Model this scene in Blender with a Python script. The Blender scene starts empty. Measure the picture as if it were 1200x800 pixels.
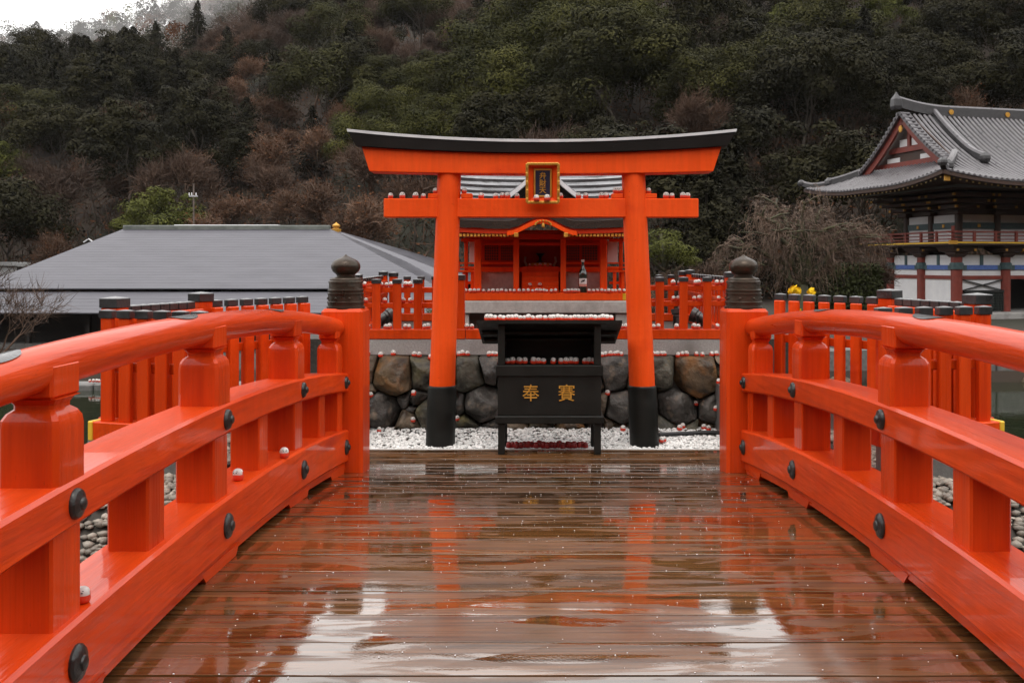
import bpy, bmesh, math, random
import numpy as np
from mathutils import Vector, Matrix, noise as mnoise

R = math.radians
rnd = random.Random(7)
rng = np.random.default_rng(11)
scene = bpy.context.scene
col = scene.collection

# ------------------------------------------------------------------ camera
EYE = 1.70            # eye height above the gravel under the gate (gravel is z = 0)
FPX = 1130.0          # focal length in pixels of a 1200 px wide picture
cam_d = bpy.data.cameras.new('camera')
cam_d.sensor_width = 36.0
cam_d.lens = FPX / 1200.0 * 36.0
cam_d.shift_x = -35.0 / 1200.0
cam_d.shift_y = -92.0 / 1200.0
cam_d.clip_start = 0.05
cam_d.clip_end = 3000.0
cam = bpy.data.objects.new('camera', cam_d)
cam.location = (0, 0, EYE)
cam.rotation_euler = (R(90), 0, 0)
col.objects.link(cam)
scene.camera = cam

# ------------------------------------------------------------------ world and sun (overcast)
SUN_EL, SUN_AZ = R(70), R(182)
world = bpy.data.worlds.new('World')
scene.world = world
world.use_nodes = True
wn, wl = world.node_tree.nodes, world.node_tree.links
wn.clear()
w_out = wn.new('ShaderNodeOutputWorld')
w_bg = wn.new('ShaderNodeBackground')
w_sky = wn.new('ShaderNodeTexSky')
w_sky.sky_type = 'NISHITA'
w_sky.sun_disc = False
w_sky.sun_elevation = SUN_EL
w_sky.sun_rotation = SUN_AZ
w_sky.dust_density = 3.0
w_hs = wn.new('ShaderNodeHueSaturation')
w_hs.inputs['Saturation'].default_value = 0.15
w_tc = wn.new('ShaderNodeTexCoord')
w_no = wn.new('ShaderNodeTexNoise')
w_no.inputs['Scale'].default_value = 2.2
w_no.inputs['Detail'].default_value = 5.0
w_rp = wn.new('ShaderNodeValToRGB')
w_rp.color_ramp.elements[0].position = 0.3
w_rp.color_ramp.elements[0].color = (0.86, 0.85, 0.84, 1)
w_rp.color_ramp.elements[1].position = 0.7
w_rp.color_ramp.elements[1].color = (0.99, 0.97, 0.95, 1)
w_ml = wn.new('ShaderNodeMix'); w_ml.data_type = 'RGBA'; w_ml.blend_type = 'MULTIPLY'
w_ml.inputs[0].default_value = 1.0
w_ml.inputs[7].default_value = (10.2, 10.2, 10.2, 1)
w_mx = wn.new('ShaderNodeMix'); w_mx.data_type = 'RGBA'
w_mx.inputs[0].default_value = 0.86
wl.new(w_sky.outputs[0], w_hs.inputs['Color'])
wl.new(w_tc.outputs['Generated'], w_no.inputs['Vector'])
wl.new(w_no.outputs['Fac'], w_rp.inputs['Fac'])
wl.new(w_rp.outputs['Color'], w_ml.inputs[6])
wl.new(w_hs.outputs['Color'], w_mx.inputs[6])
wl.new(w_ml.outputs[2], w_mx.inputs[7])
wl.new(w_mx.outputs[2], w_bg.inputs['Color'])
w_bg.inputs['Strength'].default_value = 0.15
wl.new(w_bg.outputs[0], w_out.inputs[0])

sun_d = bpy.data.lights.new('sun', 'SUN')
sun_d.energy = 0.7
sun_d.angle = R(25)
sun_d.color = (1.0, 0.93, 0.84)
sun = bpy.data.objects.new('sun', sun_d)
# Sky sun_rotation is measured clockwise from +Y; the lamp shines from that direction
sd = Vector((math.sin(SUN_AZ) * math.cos(SUN_EL), math.cos(SUN_AZ) * math.cos(SUN_EL), math.sin(SUN_EL)))
sun.rotation_euler = sd.to_track_quat('Z', 'Y').to_euler()
sun.location = (0, -20, 30)
col.objects.link(sun)

scene.view_settings.view_transform = 'Standard'
scene.view_settings.look = 'None'
scene.view_settings.gamma = 1.0
scene.view_settings.use_curve_mapping = False
scene.view_settings.exposure = 0.56
scene.cycles.use_denoising = True
scene.cycles.max_bounces = 7
scene.cycles.diffuse_bounces = 3
scene.cycles.glossy_bounces = 4
scene.cycles.transparent_max_bounces = 6
scene.cycles.volume_bounces = 0
scene.cycles.sample_clamp_indirect = 6.0
scene.cycles.caustics_reflective = False
scene.cycles.caustics_refractive = False


def at(px, py, Y):
    """the point at distance Y that the photograph shows at (px, py)"""
    return Vector(((px - 635.0) / FPX * Y, Y, EYE - (py - 308.0) / FPX * Y))


# ------------------------------------------------------------------ mesh building helpers
class MB:
    """collects shapes; build() links them as ONE mesh object"""
    def __init__(self):
        self.v, self.f, self.mi = [], [], []

    def add(self, verts, faces, mi=0):
        o = len(self.v)
        self.v.extend([tuple(p) for p in verts])
        self.f.extend([tuple(i + o for i in f) for f in faces])
        self.mi.extend([mi] * len(faces))
        return self

    def box(self, x0, x1, y0, y1, z0, z1, ch=0.0, mi=0, M=None):
        if ch <= 0:
            vs = [(x0, y0, z0), (x1, y0, z0), (x1, y1, z0), (x0, y1, z0), (x0, y0, z1), (x1, y0, z1), (x1, y1, z1), (x0, y1, z1)]
            fs = [(0, 3, 2, 1), (4, 5, 6, 7), (0, 1, 5, 4), (1, 2, 6, 5), (2, 3, 7, 6), (3, 0, 4, 7)]
        else:
            ch = min(ch, .45 * min(x1 - x0, y1 - y0, z1 - z0))
            lo, hi = (x0, y0, z0), (x1, y1, z1)
            vs, idx = [], {}
            for sx in (0, 1):
                for sy in (0, 1):
                    for sz in (0, 1):
                        s = (sx, sy, sz)
                        c = [hi[k] if s[k] else lo[k] for k in range(3)]
                        for a in range(3):
                            p = list(c)
                            for k in range(3):
                                if k != a:
                                    p[k] += -ch if s[k] else ch
                            idx[(s, a)] = len(vs)
                            vs.append(tuple(p))
            fs = []
            for a in range(3):
                b, c = (a + 1) % 3, (a + 2) % 3
                for sa in (0, 1):
                    q = []
                    for sb, sc in ((0, 0), (1, 0), (1, 1), (0, 1)):
                        s = [0, 0, 0]; s[a] = sa; s[b] = sb; s[c] = sc
                        q.append(idx[(tuple(s), a)])
                    fs.append(tuple(q if sa else q[::-1]))
                for sb in (0, 1):
                    for sc in (0, 1):
                        s0 = [0, 0, 0]; s0[b] = sb; s0[c] = sc
                        s1 = list(s0); s1[a] = 1
                        s0, s1 = tuple(s0), tuple(s1)
                        q = [idx[(s0, b)], idx[(s1, b)], idx[(s1, c)], idx[(s0, c)]]
                        fs.append(tuple(q if sb != sc else q[::-1]))
            for sx in (0, 1):
                for sy in (0, 1):
                    for sz in (0, 1):
                        s = (sx, sy, sz)
                        q = [idx[(s, 0)], idx[(s, 1)], idx[(s, 2)]]
                        fs.append(tuple(q if (sx + sy + sz) % 2 else q[::-1]))
        if M is not None:
            vs = [tuple(M @ Vector(p)) for p in vs]
        return self.add(vs, fs, mi)

    def rings(self, rings, closed=True, cap=True, mi=0):
        n = len(rings[0])
        vs = [p for r in rings for p in r]
        fs = []
        for i in range(len(rings) - 1):
            for j in range(n if closed else n - 1):
                a, b = i * n + j, i * n + (j + 1) % n
                fs.append((a, b, b + n, a + n))
        if cap:
            fs.append(tuple(range(n))[::-1])
            fs.append(tuple(range((len(rings) - 1) * n, len(rings) * n)))
        return self.add(vs, fs, mi)

    def lathe(self, prof, n=24, c=(0, 0, 0), mi=0):
        rs = []
        for r, z in prof:
            r = max(r, 1e-4)
            rs.append([(c[0] + r * math.cos(2 * math.pi * k / n), c[1] + r * math.sin(2 * math.pi * k / n), c[2] + z) for k in range(n)])
        return self.rings(rs, mi=mi)

    def sq_lathe(self, prof, c=(0, 0, 0), ch=.12, mi=0):
        rs = []
        for h, z in prof:
            k = h * ch
            r = [(-h + k, -h), (h - k, -h), (h, -h + k), (h, h - k), (h - k, h), (-h + k, h), (-h, h - k), (-h, -h + k)]
            rs.append([(c[0] + a, c[1] + b, c[2] + z) for a, b in r])
        return self.rings(rs, mi=mi)

    def tube(self, pts, rad, n=8, mi=0, cap=True):
        pts = [Vector(p) for p in pts]
        rs = []
        up = Vector((0, 0, 1))
        for i, p in enumerate(pts):
            d = (pts[min(i + 1, len(pts) - 1)] - pts[max(i - 1, 0)])
            if d.length < 1e-9:
                d = Vector((0, 0, 1))
            d.normalize()
            a = d.cross(up)
            if a.length < 1e-3:
                a = d.cross(Vector((1, 0, 0)))
            a.normalize()
            b = a.cross(d)
            r = rad[i] if hasattr(rad, '__len__') else rad
            rs.append([tuple(p + a * (r * math.cos(2 * math.pi * k / n)) + b * (r * math.sin(2 * math.pi * k / n))) for k in range(n)])
        return self.rings(rs, mi=mi, cap=cap)

    def sweep(self, pts, sec, mi=0):
        """sweep a closed 2-D section (side, up) along pts"""
        pts = [Vector(p) for p in pts]
        rs = []
        for i, p in enumerate(pts):
            d = (pts[min(i + 1, len(pts) - 1)] - pts[max(i - 1, 0)]).normalized()
            a = d.cross(Vector((0, 0, 1))).normalized()
            b = a.cross(d)
            s = sec(i / (len(pts) - 1)) if callable(sec) else sec
            rs.append([tuple(p + a * u + b * w) for u, w in s])
        return self.rings(rs, mi=mi)

    def prism_y(self, poly, y0, y1, mi=0):
        """poly of (x, z) extruded along y"""
        n = len(poly)
        vs = [(x, y0, z) for x, z in poly] + [(x, y1, z) for x, z in poly]
        fs = [tuple(range(n)), tuple(range(2 * n - 1, n - 1, -1))]
        fs += [(i, i + n, (i + 1) % n + n, (i + 1) % n) for i in range(n)]
        return self.add(vs, fs, mi)

    def build(self, name, mats, parent=None, smooth=False, local=False, kind=None, bev=0):
        me = bpy.data.meshes.new(name)
        b = Vector((0, 0, 0))
        if parent is not None and not local:
            q = parent
            while q is not None:
                b += q.location
                q = q.parent
        me.from_pydata([(x - b.x, y - b.y, z - b.z) for x, y, z in self.v], [], self.f)
        if not isinstance(mats, (list, tuple)):
            mats = [mats]
        for m in mats:
            me.materials.append(m)
        if len(mats) > 1:
            me.polygons.foreach_set('material_index', self.mi)
        fix_normals(me)
        if smooth:
            me.polygons.foreach_set('use_smooth', [True] * len(me.polygons))
            if smooth != 'all':
                me.set_sharp_from_angle(angle=R(smooth if smooth is not True else 40))
        o = bpy.data.objects.new(name, me)
        col.objects.link(o)
        o.parent = parent
        if kind:
            o['kind'] = kind
        if bev:
            md = o.modifiers.new('edge', 'BEVEL'); md.width = bev; md.segments = 2; md.limit_method = 'ANGLE'; md.angle_limit = R(50)
        return o


def fix_normals(me):
    bm = bmesh.new(); bm.from_mesh(me)
    bmesh.ops.recalc_face_normals(bm, faces=bm.faces)
    bm.to_mesh(me); bm.free()


def np_mesh(name, V, F, mats, parent=None, smooth=False, mi=None, kind=None):
    """V (n,3), F (m,k) numpy arrays -> one mesh object"""
    me = np_me(name, V, F, mats, smooth, mi)
    o = bpy.data.objects.new(name, me)
    col.objects.link(o); o.parent = parent
    if kind:
        o['kind'] = kind
    return o


def np_me(name, V, F, mats, smooth=False, mi=None):
    me = bpy.data.meshes.new(name)
    V = np.ascontiguousarray(V, dtype=np.float32); F = np.ascontiguousarray(F, dtype=np.int32)
    m, k = F.shape
    me.vertices.add(len(V)); me.vertices.foreach_set('co', V.ravel())
    me.loops.add(m * k); me.loops.foreach_set('vertex_index', F.ravel())
    me.polygons.add(m)
    me.polygons.foreach_set('loop_start', np.arange(0, m * k, k, dtype=np.int32))
    me.polygons.foreach_set('loop_total', np.full(m, k, dtype=np.int32))
    if not isinstance(mats, (list, tuple)):
        mats = [mats]
    for q in mats:
        me.materials.append(q)
    if mi is not None:
        me.polygons.foreach_set('material_index', np.ascontiguousarray(mi, dtype=np.int32))
    if smooth:
        me.polygons.foreach_set('use_smooth', np.ones(m, dtype=bool))
    me.update(calc_edges=True)
    return me


def tag(o, label=None, cat=None, group=None, kind=None):
    if label: o['label'] = label
    if cat: o['category'] = cat
    if group: o['group'] = group
    if kind: o['kind'] = kind
    return o


def empty(name, loc, label=None, cat=None, group=None, rz=0.0):
    o = bpy.data.objects.new(name, None)
    o.location = loc; o.rotation_euler = (0, 0, rz); o.empty_display_size = .1
    col.objects.link(o)
    return tag(o, label, cat, group)


def link(name, me, loc, parent=None, rz=0.0, sc=(1, 1, 1), rot=None):
    o = bpy.data.objects.new(name, me)
    o.location = loc; o.rotation_euler = rot if rot else (0, 0, rz); o.scale = sc
    col.objects.link(o); o.parent = parent
    return o


# ------------------------------------------------------------------ materials
def mat(name, c1, c2=None, scale=4.0, rough=(.5, .5), bump=0.0, bscale=30.0, metal=0.0, coat=0.0, coat_r=.06,
        stretch=(1, 1, 1), island=0.0, objrand=0.0, stain=None, stain_scale=2.0, stain_amt=(.5, .7), spec=.5, detail=5.0, streak=0.0):
    m = bpy.data.materials.new(name)
    m.use_nodes = True
    N, L = m.node_tree.nodes, m.node_tree.links
    b = N['Principled BSDF']
    c2 = c2 or tuple(min(1, x * 1.25) for x in c1)
    tc = N.new('ShaderNodeTexCoord'); mp = N.new('ShaderNodeMapping'); mp.inputs['Scale'].default_value = stretch
    L.new(tc.outputs['Object'], mp.inputs['Vector'])
    vec = mp.outputs[0]
    if objrand or island:
        # shift the pattern from piece to piece so that copies differ
        oi = N.new('ShaderNodeObjectInfo'); vm = N.new('ShaderNodeVectorMath'); vm.operation = 'MULTIPLY_ADD'
        cx = N.new('ShaderNodeCombineXYZ')
        for k in range(3): L.new(oi.outputs['Random'], cx.inputs[k])
        vm.inputs[1].default_value = (37, 51, 23)
        L.new(cx.outputs[0], vm.inputs[0]); L.new(vec, vm.inputs[2]); vec = vm.outputs[0]
    no = N.new('ShaderNodeTexNoise'); no.inputs['Scale'].default_value = scale; no.inputs['Detail'].default_value = detail
    L.new(vec, no.inputs['Vector'])
    rp = N.new('ShaderNodeValToRGB')
    rp.color_ramp.elements[0].position = .3; rp.color_ramp.elements[0].color = (*c1, 1)
    rp.color_ramp.elements[1].position = .7; rp.color_ramp.elements[1].color = (*c2, 1)
    L.new(no.outputs['Fac'], rp.inputs['Fac'])
    c = rp.outputs['Color']
    if stain:
        n2 = N.new('ShaderNodeTexNoise'); n2.inputs['Scale'].default_value = stain_scale; n2.inputs['Detail'].default_value = 7
        L.new(vec, n2.inputs['Vector'])
        r2 = N.new('ShaderNodeMapRange'); r2.inputs[1].default_value = stain_amt[0]; r2.inputs[2].default_value = stain_amt[1]
        L.new(n2.outputs['Fac'], r2.inputs[0])
        mx = N.new('ShaderNodeMix'); mx.data_type = 'RGBA'; mx.inputs[7].default_value = (*stain, 1)
        L.new(r2.outputs[0], mx.inputs[0]); L.new(c, mx.inputs[6]); c = mx.outputs[2]
    if streak:
        mp2 = N.new('ShaderNodeMapping'); mp2.inputs['Scale'].default_value = (9, 9, .7)
        L.new(vec, mp2.inputs['Vector'])
        n4 = N.new('ShaderNodeTexNoise'); n4.inputs['Scale'].default_value = 3.0; n4.inputs['Detail'].default_value = 6
        L.new(mp2.outputs[0], n4.inputs['Vector'])
        r4 = N.new('ShaderNodeMapRange'); r4.inputs[1].default_value = .38; r4.inputs[2].default_value = .62; r4.inputs[3].default_value = 1 - streak; r4.inputs[4].default_value = 1.04
        L.new(n4.outputs['Fac'], r4.inputs[0])
        n5 = N.new('ShaderNodeTexNoise'); n5.inputs['Scale'].default_value = 48; n5.inputs['Detail'].default_value = 3
        L.new(vec, n5.inputs['Vector'])
        r5 = N.new('ShaderNodeMapRange'); r5.inputs[1].default_value = .70; r5.inputs[2].default_value = .76; r5.inputs[3].default_value = 1.0; r5.inputs[4].default_value = .55
        L.new(n5.outputs['Fac'], r5.inputs[0])
        mu = N.new('ShaderNodeMath'); mu.operation = 'MULTIPLY'; L.new(r4.outputs[0], mu.inputs[0]); L.new(r5.outputs[0], mu.inputs[1])
        hs4 = N.new('ShaderNodeHueSaturation'); L.new(mu.outputs[0], hs4.inputs['Value']); L.new(c, hs4.inputs['Color']); c = hs4.outputs['Color']
    for amt, src in ((island, 'island'), (objrand, 'obj')):
        if not amt: continue
        if src == 'island':
            g = N.new('ShaderNodeNewGeometry'); s = g.outputs['Random Per Island']
        else:
            g = N.new('ShaderNodeObjectInfo'); s = g.outputs['Random']
        hs = N.new('ShaderNodeHueSaturation')
        mr = N.new('ShaderNodeMapRange'); mr.inputs[3].default_value = 1 - amt; mr.inputs[4].default_value = 1 + amt
        L.new(s, mr.inputs[0]); L.new(mr.outputs[0], hs.inputs['Value']); L.new(c, hs.inputs['Color']); c = hs.outputs['Color']
    L.new(c, b.inputs['Base Color'])
    mr = N.new('ShaderNodeMapRange'); mr.inputs[1].default_value = .3; mr.inputs[2].default_value = .7
    mr.inputs[3].default_value = rough[0]; mr.inputs[4].default_value = rough[1]
    L.new(no.outputs['Fac'], mr.inputs[0]); L.new(mr.outputs[0], b.inputs['Roughness'])
    b.inputs['Metallic'].default_value = metal
    b.inputs['Coat Weight'].default_value = coat
    b.inputs['Coat Roughness'].default_value = coat_r
    b.inputs['Specular IOR Level'].default_value = spec
    if bump:
        n3 = N.new('ShaderNodeTexNoise'); n3.inputs['Scale'].default_value = bscale; n3.inputs['Detail'].default_value = 4
        L.new(vec, n3.inputs['Vector'])
        bp = N.new('ShaderNodeBump'); bp.inputs['Strength'].default_value = bump; bp.inputs['Distance'].default_value = .02
        L.new(n3.outputs['Fac'], bp.inputs['Height']); L.new(bp.outputs[0], b.inputs['Normal'])
    return m


VERM = mat('vermilion_paint', (.60, .050, .004), (.72, .070, .006), scale=1.6, rough=(.28, .5), bump=.22, bscale=26, coat=.32, coat_r=.05, spec=.12,
           stain=(.42, .024, .004), stain_scale=5, stain_amt=(.54, .8), objrand=.06, streak=.10)
_vk = dict(scale=1.1, rough=(.24, .5), bump=.30, bscale=7, coat=.38, coat_r=.05, spec=.12, stain=(.44, .026, .004), stain_scale=2.6, stain_amt=(.52, .8), objrand=.07, streak=.05, detail=8)
VERM_R = mat('vermilion_rail_paint', (.54, .042, .004), (.69, .064, .006), stretch=(5, .4, 5), **_vk)
VERM_P = mat('vermilion_post_paint', (.54, .042, .004), (.69, .064, .006), stretch=(5, 5, .4), **_vk)
VERM_T = mat('vermilion_gate_paint', (.82, .074, .006), (.90, .092, .010), scale=1.2, rough=(.4, .6), bump=.14, bscale=22, coat=.03, coat_r=.2, spec=.15,
             stain=(.70, .052, .006), stain_scale=3, stain_amt=(.55, .8), streak=.05)
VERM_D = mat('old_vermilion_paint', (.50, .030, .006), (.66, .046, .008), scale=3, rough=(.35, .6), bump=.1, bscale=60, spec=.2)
BLACK = mat('black_lacquer', (.008, .006, .005), (.013, .010, .009), scale=3, rough=(.4, .6), bump=.1, bscale=60, spec=.15)
BLACK_M = mat('matt_black_paint', (.007, .007, .006), (.012, .012, .010), scale=5, rough=(.35, .6), bump=.12, bscale=40, spec=.22)
CAP_TOP = mat('sleet_wet_cap_top', (.10, .10, .10), (.30, .30, .31), scale=60, rough=(.3, .5))
CAP_M = mat('black_copper_cap', (.012, .012, .013), (.03, .03, .032), scale=6, rough=(.22, .5), bump=.15, bscale=50, coat=.4)
IRON = mat('black_iron', (.012, .012, .012), (.03, .028, .026), scale=9, rough=(.25, .5), metal=.4, bump=.2, bscale=80, coat=.3)
BRONZE = mat('weathered_bronze', (.032, .022, .015), (.070, .050, .035), scale=7, rough=(.25, .45), metal=.6, bump=.15, bscale=60,
             stain=(.05, .05, .04), stain_scale=9, stain_amt=(.55, .75))
GOLD = mat('gold_leaf', (.50, .24, .03), (.68, .36, .06), scale=14, rough=(.35, .55), metal=.4)
BRASS = mat('yellow_metal', (.75, .45, .02), (.85, .55, .05), scale=6, rough=(.3, .5), metal=.2)
NAVY = mat('navy_panel', (.010, .012, .035), (.018, .02, .055), scale=6, rough=(.3, .5))
ZINC = mat('pale_zinc', (.58, .58, .60), (.72, .72, .74), scale=6, rough=(.3, .5))
GRANITE = mat('grey_granite', (.26, .245, .235), (.40, .385, .37), scale=60, rough=(.5, .8), bump=.2, bscale=90, stain=(.17, .16, .15), stain_scale=2.2)
PALE_ST = mat('pale_stone', (.42, .40, .38), (.55, .53, .50), scale=30, rough=(.5, .8), bump=.15, bscale=70, stain=(.3, .28, .26), stain_scale=3)
CONC = mat('wet_concrete', (.11, .105, .10), (.19, .18, .17), scale=12, rough=(.35, .7), bump=.2, bscale=60, stain=(.10, .095, .09), stain_scale=2)
WHITE = mat('white_plaster', (.66, .65, .66), (.74, .73, .73), scale=3, rough=(.6, .8))
GREEN_D = mat('dark_green_timber', (.016, .024, .020), (.028, .036, .03), scale=4, rough=(.4, .6))
REDBR = mat('dark_red_timber', (.15, .022, .013), (.22, .035, .02), scale=4, rough=(.4, .6))
SOFFIT = mat('brown_soffit_timber', (.035, .016, .010), (.06, .027, .016), scale=5, rough=(.5, .7))
BLUE = mat('blue_painted_beam', (.05, .10, .32), (.09, .16, .42), scale=9, rough=(.4, .6))
TEAL = mat('teal_painted_beam', (.03, .06, .07), (.06, .10, .10), scale=9, rough=(.4, .6))
TILE = mat('wet_grey_roof_tile', (.075, .068, .074), (.125, .115, .124), scale=3, rough=(.25, .4), bump=.1, bscale=20, coat=.3, coat_r=.2, island=.10)
TILE_D = mat('dark_roof_tile', (.026, .024, .026), (.05, .047, .05), scale=6, rough=(.3, .5), coat=.15)
SLATE = mat('grey_sheet_roof', (.088, .086, .102), (.115, .113, .132), scale=.5, rough=(.3, .42), bump=.05, bscale=2, stretch=(1, 1, 8))
COPPER = mat('wet_grey_roof_board', (.20, .20, .21), (.36, .36, .38), scale=3, rough=(.15, .4), stretch=(.7, 3, 1), coat=.3, objrand=.15,
             stain=(.07, .07, .065), stain_scale=4, stain_amt=(.56, .68))
RUBBER = mat('black_rubber', (.012, .012, .012), (.02, .02, .02), rough=(.35, .5))
GLASS_D = mat('dark_bottle_glass', (.010, .014, .008), (.016, .022, .012), rough=(.05, .1), coat=1)
PAPER = mat('paper_label', (.75, .70, .68), (.8, .75, .72), rough=(.6, .7))
INK = mat('black_ink', (.01, .01, .01), rough=(.5, .6))
RED_D = mat('doll_red', (.62, .035, .012), (.74, .055, .018), scale=30, rough=(.3, .45), coat=.4, objrand=.12)
RED_DK = mat('doll_deep_red', (.20, .006, .006), (.32, .012, .009), scale=30, rough=(.3, .45), coat=.4, objrand=.15)
DOLL_W = mat('doll_white', (.58, .55, .52), (.70, .67, .63), scale=30, rough=(.35, .5), coat=.3, objrand=.08)
STONE_MS = [
    mat('brown_field_stone', (.030, .021, .014), (.155, .105, .060), scale=7, detail=9, rough=(.3, .7), bump=.9, bscale=26, stain=(.20, .085, .022), stain_scale=5, stain_amt=(.50, .68), objrand=.15, coat=.12, coat_r=.25, spec=.3),
    mat('grey_green_field_stone', (.024, .023, .017), (.115, .105, .080), scale=8, detail=9, rough=(.3, .7), bump=.9, bscale=28, stain=(.085, .070, .024), stain_scale=4, stain_amt=(.50, .70), objrand=.15, coat=.12, coat_r=.25, spec=.3),
    mat('dark_grey_field_stone', (.018, .016, .014), (.100, .090, .080), scale=9, detail=9, rough=(.3, .65), bump=.9, bscale=30, stain=(.21, .16, .115), stain_scale=8, stain_amt=(.58, .76), objrand=.15, coat=.12, coat_r=.25, spec=.3),
    mat('tan_field_stone', (.055, .040, .027), (.26, .20, .14), scale=8, detail=9, rough=(.35, .7), bump=.9, bscale=28, stain=(.045, .032, .02), stain_scale=6, stain_amt=(.5, .66), objrand=.15, spec=.3),
]
EARTH = mat('dark_wet_earth', (.020, .016, .012), (.045, .036, .027), scale=3, rough=(.5, .8), bump=.5, bscale=14)
PEBBLE = mat('white_gravel', (.70, .69, .67), (.84, .83, .81), scale=9, rough=(.4, .7), island=.22, bump=.2, bscale=60)
PEBBLE_G = mat('grey_gravel', (.20, .175, .145), (.36, .32, .27), scale=9, rough=(.4, .7), island=.4, bump=.2, bscale=60)
BARK = mat('bark', (.035, .026, .019), (.075, .058, .042), scale=8, rough=(.7, .9), bump=.5, bscale=14)
MOSSY = mat('mossy_bark', (.035, .030, .018), (.075, .075, .03), scale=5, rough=(.7, .9), bump=.5, bscale=14)
TWIG_R = mat('brown_twigs', (.092, .050, .028), (.175, .098, .060), scale=1.2, rough=(.6, .8), objrand=.25)
TWIG_W = mat('grey_weeping_twigs', (.095, .058, .038), (.175, .112, .078), scale=1.2, rough=(.6, .8))
TWIG_G = mat('grey_brown_twigs', (.044, .022, .012), (.085, .045, .026), scale=.6, rough=(.7, .9), objrand=.3)
TIN_W = mat('white_sheet_metal', (.55, .55, .55), (.66, .66, .66), rough=(.4, .6))


def leaf_mat(name, c1, c2, scale=.35, objrand=.25):
    m = mat(name, c1, c2, scale=scale, rough=(.6, .8), island=.22, objrand=objrand, spec=.08)
    return m


LEAF_EV = leaf_mat('olive_evergreen_leaf', (.018, .018, .006), (.044, .042, .012))
LEAF_BIG = leaf_mat('large_evergreen_leaf', (.018, .020, .005), (.066, .064, .015), objrand=.22)
LEAF_EV2 = leaf_mat('dark_evergreen_leaf', (.012, .011, .0055), (.030, .027, .010))
LEAF_CO = leaf_mat('conifer_needle', (.011, .0105, .006), (.027, .024, .011))
LEAF_YG = leaf_mat('yellow_green_leaf', (.046, .052, .012), (.095, .10, .024))
LEAF_RU = leaf_mat('rusty_leaf', (.070, .027, .011), (.13, .052, .021))
LEAF_HE = leaf_mat('hedge_leaf', (.014, .017, .007), (.036, .040, .014))
LEAF_YE = leaf_mat('yellow_petal', (.75, .45, .01), (.85, .6, .03), objrand=.05)


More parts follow.
